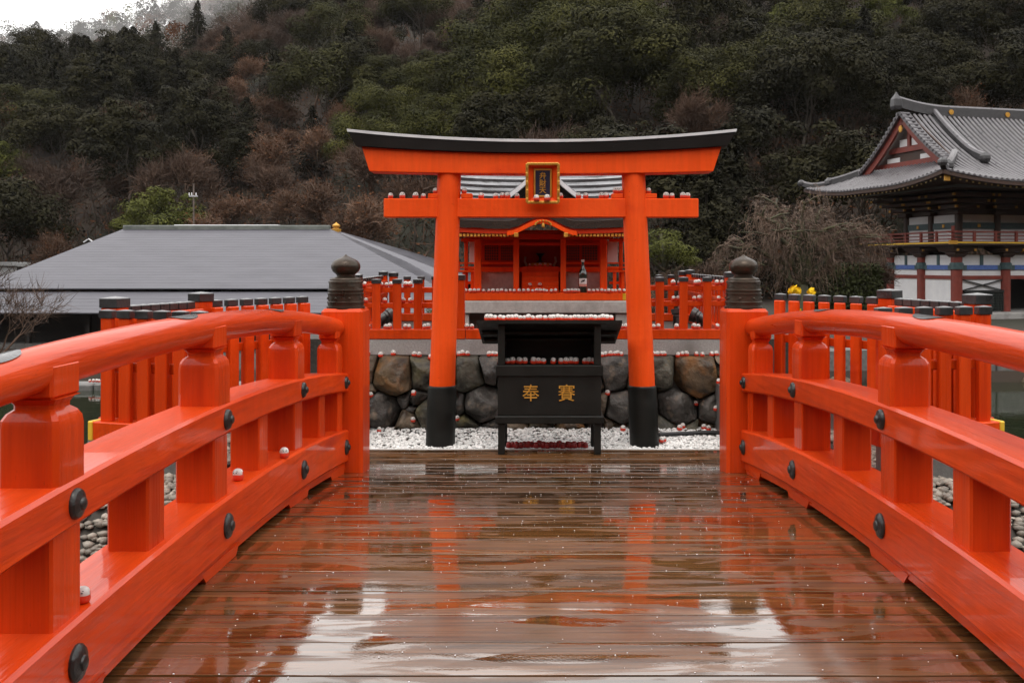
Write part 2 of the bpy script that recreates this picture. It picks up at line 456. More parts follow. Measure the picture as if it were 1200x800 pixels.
def deck_mat():
    m = bpy.data.materials.new('wet_deck_timber')
    m.use_nodes = True
    N, L = m.node_tree.nodes, m.node_tree.links
    b = N['Principled BSDF']
    tc = N.new('ShaderNodeTexCoord'); oi = N.new('ShaderNodeObjectInfo')
    cx = N.new('ShaderNodeCombineXYZ')
    for k in range(3): L.new(oi.outputs['Random'], cx.inputs[k])
    vm = N.new('ShaderNodeVectorMath'); vm.operation = 'MULTIPLY_ADD'; vm.inputs[1].default_value = (31, 47, 13)
    L.new(cx.outputs[0], vm.inputs[0]); L.new(tc.outputs['Object'], vm.inputs[2])
    base = vm.outputs[0]

    def noise(sc, stretch, det=5, dist=0.0):
        mp = N.new('ShaderNodeMapping'); mp.inputs['Scale'].default_value = stretch
        L.new(base, mp.inputs['Vector'])
        n = N.new('ShaderNodeTexNoise'); n.inputs['Scale'].default_value = sc; n.inputs['Detail'].default_value = det
        n.inputs['Distortion'].default_value = dist
        L.new(mp.outputs[0], n.inputs['Vector']); return n.outputs['Fac']
    grain = noise(3.0, (.5, 14, 14), 7, .6)
    fine = noise(14.0, (.35, 16, 16), 4)
    rp = N.new('ShaderNodeValToRGB')
    rp.color_ramp.elements[0].position = .30; rp.color_ramp.elements[0].color = (.032, .014, .0055, 1)
    rp.color_ramp.elements[1].position = .72; rp.color_ramp.elements[1].color = (.185, .080, .026, 1)
    L.new(grain, rp.inputs['Fac'])
    hs = N.new('ShaderNodeHueSaturation'); mr = N.new('ShaderNodeMapRange')
    mr.inputs[3].default_value = .7; mr.inputs[4].default_value = 1.35
    L.new(oi.outputs['Random'], mr.inputs[0]); L.new(mr.outputs[0], hs.inputs['Value']); L.new(rp.outputs[0], hs.inputs['Color'])
    L.new(hs.outputs[0], b.inputs['Base Color'])
    # the film of water: standing and mirror-like in places, thin over the grain elsewhere
    wet = noise(2.6, (.6, 3.2, 1), 9, 1.2)
    wr = N.new('ShaderNodeMapRange'); wr.inputs[1].default_value = .465; wr.inputs[2].default_value = .53
    L.new(wet, wr.inputs[0])
    rr = N.new('ShaderNodeMapRange'); rr.inputs[3].default_value = .38; rr.inputs[4].default_value = .05
    L.new(wr.outputs[0], rr.inputs[0]); L.new(rr.outputs[0], b.inputs['Roughness'])
    cw = N.new('ShaderNodeMapRange'); cw.inputs[3].default_value = .55; cw.inputs[4].default_value = 1.0
    L.new(wr.outputs[0], cw.inputs[0]); L.new(cw.outputs[0], b.inputs['Coat Weight'])
    cr = N.new('ShaderNodeMapRange'); cr.inputs[3].default_value = .12; cr.inputs[4].default_value = .006
    L.new(wr.outputs[0], cr.inputs[0]); L.new(cr.outputs[0], b.inputs['Coat Roughness'])
    b.inputs['Coat IOR'].default_value = 1.75
    b.inputs['Specular IOR Level'].default_value = .35
    wave = noise(2.4, (.5, 2.6, 1), 2, .3)
    drops = noise(120, (1, 1, 1), 1)
    b1 = N.new('ShaderNodeBump'); b1.inputs['Distance'].default_value = .012; b1.inputs['Strength'].default_value = .16
    L.new(wave, b1.inputs['Height'])
    b2 = N.new('ShaderNodeBump'); b2.inputs['Distance'].default_value = .004
    iv = N.new('ShaderNodeMath'); iv.operation = 'SUBTRACT'; iv.inputs[0].default_value = 1.0
    L.new(wr.outputs[0], iv.inputs[1])
    ms = N.new('ShaderNodeMath'); ms.operation = 'MULTIPLY'; ms.inputs[1].default_value = .30
    L.new(iv.outputs[0], ms.inputs[0]); L.new(ms.outputs[0], b2.inputs['Strength'])
    L.new(fine, b2.inputs['Height']); L.new(b1.outputs[0], b2.inputs['Normal'])
    b3 = N.new('ShaderNodeBump'); b3.inputs['Distance'].default_value = .001; b3.inputs['Strength'].default_value = .12
    L.new(drops, b3.inputs['Height']); L.new(b1.outputs[0], b3.inputs['Normal'])
    L.new(b2.outputs[0], b.inputs['Normal']); L.new(b3.outputs[0], b.inputs['Coat Normal'])
    return m


DECK = deck_mat()


def water_mat():
    m = mat('green_pond_water', (.012, .017, .009), (.018, .024, .012), rough=(.03, .05), bump=.12, bscale=5)
    return m


WATER = water_mat()
GROUND = mat('leaf_litter_ground', (.016, .009, .005), (.036, .022, .012), scale=.25, rough=(.8, .95), bump=.6, bscale=2.0,
             stain=(.018, .018, .008), stain_scale=.08, stain_amt=(.48, .62))

# ------------------------------------------------------------------ terrain and pond
def sstep(a, b, x):
    t = np.clip((x - a) / (b - a), 0, 1)
    return t * t * (3 - 2 * t)


WATER_Z = -.80


def terrain_h(x, y):
    x = np.asarray(x, float); y = np.asarray(y, float)
    base = -.55 - .15 * sstep(22, 36, y)
    base = base - 2.6 * sstep(23, 42, y) * sstep(9, 1, x)                    # lower ground around the hall
    pond = sstep(-23, -21.5, x) * sstep(31, 29.5, x) * sstep(-15, -13.5, y) * sstep(20.4 + .0 * x, 19.6, y)
    pond = pond * (1 - sstep(-3, -2, -np.abs(x)) * sstep(-.4, -1.2, y))       # near landing of the bridge
    base = base * (1 - pond) + (-2.0) * pond
    near = sstep(3.5, 2.5, np.abs(x)) * sstep(-.1, -.9, y)
    base = base * (1 - near) + .10 * near
    u = np.clip(x / np.maximum(y, 30), -.8, .8)
    H = np.interp(u, [-.8, -.56, -.38, -.2, 0, .25, .5, .8], [44, 52, 66, 78, 82, 86, 92, 100])
    y0 = np.interp(u, [-.8, -.3, .15, .8], [74, 74, 62, 56])
    t = np.clip((y - y0) / (262 - y0), 0, 1)
    hill = (H + 3) * (t ** .92)
    hill = hill - .25 * np.maximum(y - 262, 0)
    und = 3.0 * np.sin(x * .045 + 1.3) * np.sin(y * .035) + 1.6 * np.sin(x * .11 + y * .07)
    sky_block_slope = .52 * np.maximum(-y - 28, 0) + .30 * np.maximum(np.abs(x) - 75, 0) * sstep(90, 20, y)  # unseen slopes behind and beside the camera, added to block low sky light
    return base + np.where(y > y0, hill + und * sstep(0, .2, t), 0) + np.minimum(sky_block_slope, 75)


gx = np.concatenate([np.linspace(-420, -40, 62), np.linspace(-38, 40, 157), np.linspace(44, 420, 62)])
gy = np.concatenate([np.linspace(-210, -18, 40), np.linspace(-17, 24, 124), np.linspace(25, 80, 60), np.linspace(83, 420, 110)])
GX, GY = np.meshgrid(gx, gy)
GZ = terrain_h(GX, GY)
V = np.stack([GX, GY, GZ], -1).reshape(-1, 3)
nx, ny = len(gx), len(gy)
ii = (np.arange(ny - 1)[:, None] * nx + np.arange(nx - 1)[None, :]).ravel()
np_mesh('terrain', V, np.stack([ii, ii + 1, ii + nx + 1, ii + nx], -1), GROUND, smooth=True, kind='structure')
m = MB(); m.add([(-24, -16, WATER_Z), (32, -16, WATER_Z), (32, 20.9, WATER_Z), (-24, 20.9, WATER_Z)], [(0, 1, 2, 3)])
m.build('pond_water', WATER, kind='structure')

# ------------------------------------------------------------------ the island
m = MB(); m.box(-2.05, 2.05, 8.50, 9.95, -1.6, 0.0)
m.build('gravel_bed_ground', EARTH, kind='structure')
m = MB(); m.box(-2.75, 2.75, 9.96, 14.2, -1.6, .915)
m.build('shrine_terrace_ground', EARTH, kind='structure')


def bank(s):
    """low gravel bank beside the bridge, dropping to the pond"""
    xs = np.linspace(1.78, 3.5, 16); ys = np.linspace(3.9, 9.95, 34)
    X, Y = np.meshgrid(xs, ys)
    Z = .56 * sstep(4.35, 5.0, Y) - .62 * sstep(2.55, 3.4, X) - 1.5 * (1 - sstep(3.95, 4.4, Y)) - .7 * sstep(3.0, 3.5, X)
    Z = Z + .03 * np.sin(X * 9) * np.sin(Y * 7)
    V = np.stack([s * X, Y, Z], -1).reshape(-1, 3)
    n = len(xs)
    ii = (np.arange(len(ys) - 1)[:, None] * n + np.arange(n - 1)[None, :]).ravel()
    F = np.stack([ii, ii + 1, ii + n + 1, ii + n], -1)
    np_mesh('bank_ground', V, F if s > 0 else F[:, ::-1], EARTH, smooth=True, kind='structure')

    def f(x, y):
        return .56 * sstep(4.35, 5.0, y) - .62 * sstep(2.55, 3.4, x) - 1.5 * (1 - sstep(3.95, 4.4, y)) - .7 * sstep(3.0, 3.5, x) + .03 * np.sin(x * 9) * np.sin(y * 7)
    return f


# retaining side of the bank towards the deck
for s in (-1, 1):
    m = MB(); m.box(min(s * 1.74, s * 1.80), max(s * 1.74, s * 1.80), 4.3, 9.95, -1.4, .50)
    m.build('bank_wall', CONC, kind='structure')

ICO = bmesh.new(); bmesh.ops.create_icosphere(ICO, subdivisions=1, radius=1.0)
ICO_V = np.array([v.co[:] for v in ICO.verts]); ICO_F = np.array([[v.index for v in f.verts] for f in ICO.faces]); ICO.free()
ICO2 = bmesh.new(); bmesh.ops.create_icosphere(ICO2, subdivisions=2, radius=1.0)
ICO2_V = np.array([v.co[:] for v in ICO2.verts]); ICO2_F = np.array([[v.index for v in f.verts] for f in ICO2.faces]); ICO2.free()
ICO3 = bmesh.new(); bmesh.ops.create_icosphere(ICO3, subdivisions=4, radius=1.0)
ICO3_V = np.array([v.co[:] for v in ICO3.verts]); ICO3_F = np.array([[v.index for v in f.verts] for f in ICO3.faces]); ICO3.free()


def pebbles(name, P, size, material, label, cat='gravel'):
    n = len(P)
    sc = size * rng.uniform(.55, 1.25, (n, 1)) * rng.uniform(.65, 1.15, (n, 3)) * np.array([1, 1, .55])
    jit = 1 + rng.uniform(-.22, .22, (n, len(ICO_V), 1))
    a = rng.uniform(0, 6.28, n)
    L = ICO_V[None] * jit * sc[:, None, :]
    ca, sa = np.cos(a)[:, None], np.sin(a)[:, None]
    V = np.stack([L[..., 0] * ca - L[..., 1] * sa, L[..., 0] * sa + L[..., 1] * ca, L[..., 2]], -1) + P[:, None, :]
    F = (ICO_F[None] + (np.arange(n) * len(ICO_V))[:, None, None]).reshape(-1, 3)
    o = np_mesh(name, V.reshape(-1, 3), F, material, kind='stuff')
    return tag(o, label, cat)


n = 8500
px_ = rng.uniform(-2.0, 2.0, n); py_ = rng.uniform(8.69, 9.74, n)
pebbles('gravel', np.stack([px_, py_, rng.uniform(-.002, .010, n) + .03 * sstep(9.3, 9.7, py_)], -1), .0195, PEBBLE, 'white gravel strip below the stone wall')
for s in (-1, 1):
    f = bank(s)
    n = 7000
    x = 1.82 + 1.5 * rng.random(n) ** 1.8; y = 4.4 + 5.0 * rng.random(n) ** 1.9
    pebbles('gravel', np.stack([s * x, y, f(x, y) + .01], -1), 0.028, PEBBLE_G,
            'loose grey gravel on the bank %s the bridge' % ('left of' if s < 0 else 'right of'))

m = MB(); m.box(-1.98, 1.98, 8.585, 8.685, -.1, .030, ch=.008)
m.build('kerb', PALE_ST, kind='structure')


# ------------------------------------------------------------------ rocks
def rock_mesh(seed, ex=(1, 1, 1), sq=.75, planes=11, amp=.13, fine=True):
    r = random.Random(seed)
    V = ICO3_V if fine else ICO2_V
    F = ICO3_F if fine else ICO2_F
    V = np.sign(V) * np.abs(V) ** sq
    V = V / np.max(np.abs(V), axis=0)
    for _ in range(planes):
        n = np.array([r.gauss(0, 1), r.gauss(0, 1), r.gauss(0, 1)]); n /= np.linalg.norm(n)
        d = r.uniform(.62, .92)
        k = V @ n - d
        V = V - np.where(k > 0, k, 0)[:, None] * n * .9
    off = Vector((r.uniform(0, 99), r.uniform(0, 99), r.uniform(0, 99)))
    dn = np.array([mnoise.fractal(Vector(p) * 2.1 + off, .9, 2.1, 6 if fine else 2) for p in V])
    V = V * (1 + amp * dn[:, None])
    V = V / np.max(np.abs(V), axis=0)
    return V * np.array(ex), F


WALL_STONES = [  # px, py, w, h, kind  (as the photograph shows them at the wall's distance)
    (431, 434, 18, 42, 3), (461, 440, 43, 54, 0), (496, 437, 31, 46, 1), (447, 482, 43, 42, 2), (487, 471, 15, 17, 2),
    (501, 486, 30, 34, 1), (479, 496, 38, 28, 3), (431, 460, 14, 22, 3), (436, 501, 24, 20, 2), (474, 468, 14, 14, 2), (486, 481, 16, 14, 2),
    (522, 440, 28, 50, 2), (522, 482, 24, 34, 0), (549, 440, 33, 50, 1), (576, 433, 24, 38, 2), (565, 474, 40, 52, 2),
    (546, 502, 38, 26, 1), (538, 474, 18, 26, 2), (574, 500, 30, 22, 2), (603, 503, 32, 24, 3), (634, 505, 34, 22, 1), (668, 502, 44, 26, 0), (700, 503, 26, 22, 2),
    (600, 440, 30, 50, 1), (628, 445, 34, 50, 0), (660, 442, 34, 48, 2), (690, 445, 30, 48, 2), (612, 478, 34, 34, 2), (645, 478, 34, 34, 1), (680, 478, 36, 32, 0),
    (721, 436, 34, 54, 2), (728, 478, 34, 46, 2), (716, 502, 32, 24, 0), (704, 474, 14, 28, 3), (745, 440, 24, 52, 1), (752, 480, 28, 40, 2), (746, 504, 28, 22, 1),
    (778, 437, 26, 54, 1), (814, 440, 50, 54, 0), (848, 436, 18, 44, 1), (796, 477, 48, 42, 2), (838, 480, 36, 42, 2),
    (782, 501, 38, 26, 1), (831, 503, 42, 22, 0), (808, 500, 18, 18, 1), (812, 466, 12, 14, 2),
]
wall = empty('stone_wall', (0, 9.75, 0), 'dry stone retaining wall of rough field stones behind the orange gate', 'wall')
m = MB(); m.box(-2.05, 2.05, 9.86, 9.955, -.2, .76)
m.build('backing', EARTH, wall)
def cell(i, C, Wt, box):
    """polygon of the wall face that belongs to stone i (weighted by the stones' sizes)"""
    poly = [np.array(q) for q in ((box[0], box[2]), (box[1], box[2]), (box[1], box[3]), (box[0], box[3]))]
    for j in range(len(C)):
        if j == i: continue
        d = C[j] - C[i]; L2 = float(d @ d)
        if L2 > .8: continue
        lim = (L2 + Wt[i] - Wt[j]) / 2
        out = []
        for a, b in zip(poly, poly[1:] + poly[:1]):
            fa, fb = (a - C[i]) @ d - lim, (b - C[i]) @ d - lim
            if fa <= 0: out.append(a)
            if (fa < 0) != (fb < 0): out.append(a + (b - a) * fa / (fa - fb))
        poly = out
        if len(poly) < 3: return None
    return np.array(poly)


SC, SW, SK = [], [], []
for (x, y, w, h, k) in WALL_STONES:
    c = at(x, y, 9.76); SC.append((c.x, c.z)); SW.append((min(w, h) * .5 + .1 * max(w, h)) / 115.9 * .9); SK.append(k)
for s in (-1, 1):      # the wall runs on behind the bridge posts
    for row, zz in enumerate((.12, .40, .66)):
        SC.append((s * (2.0 - .05 * row), zz)); SW.append(.12); SK.append((row + 1) % 4)
SC = np.array(SC); SW = np.array(SW) ** 2
for i in range(len(SC)):
    poly = cell(i, SC, SW, (-2.06, 2.06, -.02, .765))
    if poly is None: continue
    r = random.Random(900 + i)
    ctr = poly.mean(0)
    th = np.arctan2(ICO3_V[:, 2], ICO3_V[:, 0]); rho = np.sqrt(ICO3_V[:, 0] ** 2 + ICO3_V[:, 2] ** 2)
    dx, dz = np.cos(th), np.sin(th)
    Rb = np.full(len(th), 9.0)
    for a, b in zip(poly, np.roll(poly, -1, 0)):
        e_ = b - a; nrm = np.array([e_[1], -e_[0]]); nn_ = np.linalg.norm(nrm)
        if nn_ < 1e-6: continue
        nrm /= nn_; dist = (a - ctr) @ nrm
        if dist < 0: nrm, dist = -nrm, -dist
        cs = dx * nrm[0] + dz * nrm[1]
        Rb = np.minimum(Rb, np.where(cs > 1e-3, dist / np.maximum(cs, 1e-3), 9.0))
    size = math.sqrt(abs(np.sum(poly[:, 0] * np.roll(poly[:, 1], -1) - np.roll(poly[:, 0], -1) * poly[:, 1])) / 2)
    Rb = np.maximum(Rb * .985 - .003, .012)
    Dp = .12 + .22 * size
    V = np.stack([dx * Rb * rho ** .62, np.sign(ICO3_V[:, 1]) * np.abs(ICO3_V[:, 1]) ** .8 * Dp, dz * Rb * rho ** .62], -1)
    for _ in range(9):      # split faces towards the viewer
        n_ = np.array([r.gauss(0, .75), -1.0, r.gauss(0, .75)]); n_ /= np.linalg.norm(n_)
        d_ = r.uniform(.66, .92) * (V @ n_).max(); kq = V @ n_ - d_
        V = V - np.where(kq > 0, kq, 0)[:, None] * n_ * .92
    off = Vector((r.uniform(0, 99), r.uniform(0, 99), r.uniform(0, 99)))
    fr = np.array([mnoise.fractal(Vector(q) * 9 + off, .9, 2.1, 6) for q in V])
    V = V * (1 + .035 * fr[:, None]) + np.stack([np.zeros(len(V)), -.016 * fr, np.zeros(len(V))], -1)
    link('stone', np_me('stone', V, ICO3_F, STONE_MS[SK[i]]), (float(ctr[0]), rnd.uniform(.0, .06), float(ctr[1])), wall)

# rocks at the edge of the banks and in the pond
pond_rocks = [(-2.0, 4.35, .10, .28, 2), (-2.5, 4.5, .0, .34, 2), (-3.1, 5.0, -.2, .4, 2), (-3.45, 6.2, -.3, .45, 2), (-3.5, 7.6, -.3, .45, 1),
              (2.0, 4.4, .12, .28, 2), (2.5, 4.55, .05, .3, 2), (3.05, 5.1, -.2, .4, 2), (3.5, 6.3, -.3, .45, 2), (3.5, 7.6, -.3, .45, 1),
              (4.15, 8.2, -.62, .42, 3), (3.85, 8.9, -.68, .3, 1), (-4.6, 9.5, -.65, .35, 3)]
for i, (x, y, z, r, k) in enumerate(pond_rocks):
    V, F = rock_mesh(500 + i, (r, r * .85, r * .8), planes=14, amp=.1)
    o = link('boulder', np_me('boulder', V, F, STONE_MS[k]), (x, y, z), rz=rnd.uniform(0, 6))
    if i in (10, 11):
        tag(o, ['pale craggy boulder standing in the pond, farther from the bridge', 'low grey boulder at the pond edge beside the orange fence'][i - 10], 'boulder')
    elif i == 12:
        tag(o, 'pale low rock in the pond left of the bridge', 'boulder')
    else:
        tag(o, 'dark wet boulder edging the bank %s the bridge' % ('left of' if x < 0 else 'right of'), 'boulder',
            'boulders edging the bank %s the bridge' % ('left of' if x < 0 else 'right of'))

# far pond edges: a low masonry wall
edge_r = empty('pond_edge_wall', (14, 20.6, -.8), 'low stone wall along the far pond shore below the temple gate', 'wall')
for k in range(26):
    w = 1.1
    m = MB(); m.box(3 + k * w + .012, 3 + (k + 1) * w - .012, 20.35 + rnd.uniform(-.02, .02), 20.9, -1.0, -.12 + rnd.uniform(-.02, .02), ch=.03)
    m.build('block', CONC, edge_r)
edge_l = empty('pond_edge_kerb', (-10, 19.0, -.8), 'low dark kerb along the far pond shore below the grey hall', 'kerb')
for k in range(22):
    w = 1.1
    m = MB(); m.box(-2.2 - (k + 1) * w + .012, -2.2 - k * w - .012, 18.9 + rnd.uniform(-.02, .02), 19.4, -1.2, -.66 + rnd.uniform(-.015, .015), ch=.03)
    m.build('block', CONC, edge_l)
for i in range(22):
    V, F = rock_mesh(560 + i, (rnd.uniform(.12, .3), .2, rnd.uniform(.08, .16)), planes=8, fine=False)
    o = link('shore_stone', np_me('shore_stone', V, F, STONE_MS[rnd.choice((1, 2, 3))]), (3.4 + i * .95 + rnd.uniform(-.3, .3), 20.15 + rnd.uniform(-.1, .1), -.78))
    tag(o, 'small rounded stone at the water line of the far pond wall', 'stone', 'stones at the foot of the far pond wall')


# ------------------------------------------------------------------ the bridge
def arch(Y):
    return .0186 * (Y - 3.9) ** 2


def deck_z(Y):
    if Y <= 7.0:
        return EYE - (1.350 + .0195 * (Y - 3.9) ** 2)
    z7 = EYE - (1.350 + .0195 * 3.1 ** 2)
    return max(.040, z7 - .121 * (Y - 7.0))


def xc(Y):
    return .105 - .0118 * min(max(Y, 0), 9)


bridge = empty('footbridge', (0, 3.9, .35), 'arched vermilion footbridge with wet brown plank deck leading to the torii', 'bridge')
PW = .262
Y = -.75
k = 0
while Y < 8.56:
    y0, y1 = Y + .005, Y + PW - .005
    if y1 > 8.575: y1 = 8.575
    za, zb = deck_z(Y), deck_z(Y + PW)
    hw = 1.74 if Y < 7.3 else 1.72
    tl = rnd.uniform(-.0012, .0012); tn = rnd.uniform(-.0022, .0022)
    x0, x1 = -hw + xc(Y) + rnd.uniform(-.01, .01), hw + xc(Y) + rnd.uniform(-.01, .01)
    mm = MB()
    t = .05
    nseg = 6
    rs = []
    for j in range(nseg + 1):
        x = x0 + (x1 - x0) * j / nseg
        wv = rnd.uniform(-.0012, .0012)
        a = za + tl + wv + tn * (j / nseg - .5); b = zb + tl - wv * .5 + tn * (j / nseg - .5)
        c = .0006
        rs.append([(x, y0, a - t), (x, y0, a - c), (x, y0 + c, a), (x, y1 - c, b), (x, y1, b - c), (x, y1, b - t)])
    mm.rings(rs)
    mm.build('plank', DECK, bridge)
    Y += PW; k += 1
BEAM = mat('dark_bridge_beam', (.05, .02, .012), (.08, .03, .018), rough=(.5, .7))
for s in (-1.2, 0, 1.2):
    m = MB(); m.sweep([(xc(y) + s, y, deck_z(y) - .17) for y in np.linspace(-.6, 8.4, 20)], [(-.1, -.1), (.1, -.1), (.1, .1), (-.1, .1)])
    m.build('stringer', BEAM, bridge)

YS = list(np.linspace(.45, 7.12, 30))
POST_Y = [1.43, 2.85, 4.27, 5.70]
HALF_Y = [.72, 2.14, 3.56, 4.99, 6.40]


def sec_rect(w, h, c=.012):
    w /= 2; h /= 2
    return [(-w + c, -h), (w - c, -h), (w, -h + c), (w, h - c), (w - c, h), (-w + c, h), (-w, h - c), (-w, -h + c)]


for s in (-1, 1):
    def line(off, z):
        return [(xc(y) + s * off, y, EYE - z - arch(y)) for y in YS]
    m = MB(); m.tube(line(1.545, .288), .068, n=20)
    rail = m.build('railing', VERM_R, bridge, smooth=True)
    m = MB(); m.sweep(line(1.555, .690), sec_rect(.21, .138)); m.build('middle_rail', VERM_R, rail)
    m = MB(); m.sweep(line(1.565, 1.155), sec_rect(.235, .235)); m.build('lower_rail', VERM_R, rail)
    # skirt below the lower rail, resting on feet
    m = MB()
    rs = []
    for y in YS:
        zt = EYE - 1.268 - arch(y); zb = max(deck_z(y) + .030, zt - .09)
        rs.append([(xc(y) + s * 1.475, y, zb), (xc(y) + s * 1.475, y, zt), (xc(y) + s * 1.66, y, zt), (xc(y) + s * 1.66, y, zb)])
    m.rings(rs); m.build('skirt', VERM_R, rail)
    for yc in POST_Y + [6.85, .8]:
        a = .20
        m = MB()
        z0 = lambda y: deck_z(y) + .0015
        z1 = lambda y: EYE - 1.30 - arch(y)
        for (xa, xb) in ((1.472, 1.664),):
            poly = [(yc - a, z0(yc - a)), (yc + a, z0(yc + a)), (yc + a + .05, z1(yc + a)), (yc - a - .05, z1(yc - a))]
            m.add([(xc(yc) + s * xa, p, q) for p, q in poly] + [(xc(yc) + s * xb, p, q) for p, q in poly],
                  [(0, 1, 2, 3), (7, 6, 5, 4), (0, 4, 5, 1), (1, 5, 6, 2), (2, 6, 7, 3), (3, 7, 4, 0)])
        m.build('foot', VERM_R, rail)
    # lower balusters
    for y in POST_Y + HALF_Y + [7.0]:
        w = .17 if y in POST_Y else .15
        h = .088 if y in POST_Y else .078
        zt = EYE - .755 - arch(y); zb = EYE - 1.043 - arch(y)
        m = MB(); m.box(xc(y) + s * 1.56 - w / 2, xc(y) + s * 1.56 + w / 2, y - h, y + h, zb - .004 - .02, zt + .004 + .02, ch=.008)
        o = m.build('baluster', VERM_P, rail)
    # shaped upper posts
    for y in POST_Y + [6.93]:
        zb = EYE - .625 - arch(y)
        hh = .088 if y < 6.9 else .076
        m = MB()
        m.sq_lathe([(hh, -.02), (hh * 1.0, .165), (hh * .96, .19), (hh * .84, .208), (hh * .66, .220), (hh * .66, .232), (hh * .78, .248), (hh * .92, .252)],
                   c=(xc(y) + s * 1.548, y, zb), ch=.16)
        up = m.build('upper_post', VERM_P, rail, smooth=25)
        m = MB(); m.box(xc(y) + s * 1.548 - hh * .82, xc(y) + s * 1.548 + hh * .82, y - hh * .95, y + hh * .95, zb + .2525, zb + .352, ch=.008)
        m.build('bearing_block', VERM_P, up)
    # iron bosses
    for y in POST_Y + [7.02]:
        for z in (.690, 1.160):
            r = .046 if z < 1 else .056
            xi = 1.4495 if z < 1 else 1.447
            cx_, cz_ = xc(y) + s * xi, EYE - z - arch(y)
            m = MB()
            rs = []
            for rr, d in ((1, 0), (1, .007), (.88, .015), (.5, .021), (.42, .022), (.38, .028), (.22, .032), (.05, .033)):
                rs.append([(cx_ - s * d, y + rr * r * .92 * math.cos(a), cz_ + rr * r * math.sin(a)) for a in np.linspace(0, 2 * math.pi, 19)[:-1]])
            m.rings(rs); m.build('boss', IRON, rail, smooth=35)
    # metal plates on top of the handrail
    for y in POST_Y:
        m = MB()
        rs = []
        for dy in np.linspace(-.14, .14, 9):
            yy = y - .28 + dy; w = math.sqrt(max(0.02, 1 - (dy / .142) ** 2)) * .62
            zc = EYE - .288 - arch(yy)
            rs.append([(xc(yy) + s * 1.545 + .0715 * math.sin(a), yy, zc + .0715 * math.cos(a)) for a in np.linspace(-w, w, 7)])
        m.rings(rs, closed=False, cap=False); m.build('joint_plate', CAP_M, rail, smooth='all')
    # end posts with onion finials
    for yp in (7.12, .15):
        c = xc(yp) + s * 1.50
        m = MB(); m.box(c - .155, c + .155, yp, yp + .31, deck_z(yp + .3) - .05, 1.36, ch=.022)
        ep = m.build('end_post', VERM_P, bridge)
        prof = [(.142, -.004), (.142, .012), (.134, .016), (.134, .034), (.138, .038), (.138, .048), (.133, .052), (.131, .098), (.136, .102), (.136, .112), (.130, .116), (.130, .124), (.134, .128), (.134, .138),
                (.127, .143), (.124, .186), (.129, .190), (.128, .200), (.120, .206), (.119, .216), (.112, .224), (.080, .232), (.068, .240), (.068, .250), (.078, .258),
                (.098, .276), (.108, .298), (.109, .318), (.102, .338), (.086, .356), (.060, .370), (.034, .381), (.015, .391), (.003, .402)]
        m = MB(); m.lathe(prof, 32, (c, yp + .155, 1.361))
        fi = m.build('finial', BRONZE, ep, smooth=30)
        m = MB()
        for a in np.linspace(0, 2 * math.pi, 9)[:-1] + .4:
            m.lathe([(.010, -.004), (.010, .002), (.006, .007), (.001, .009)], 8)
            q = len(m.v) - 32
            rot = Matrix.Rotation(a, 4, 'Z') @ Matrix.Translation((.134, 0, .075)) @ Matrix.Rotation(R(90), 4, 'Y')
            for t in range(q, q + 32):
                p = rot @ Vector(m.v[t]); m.v[t] = (p.x + c, p.y + yp + .155, p.z + 1.361)
        m.build('rivets', BRONZE, ep)


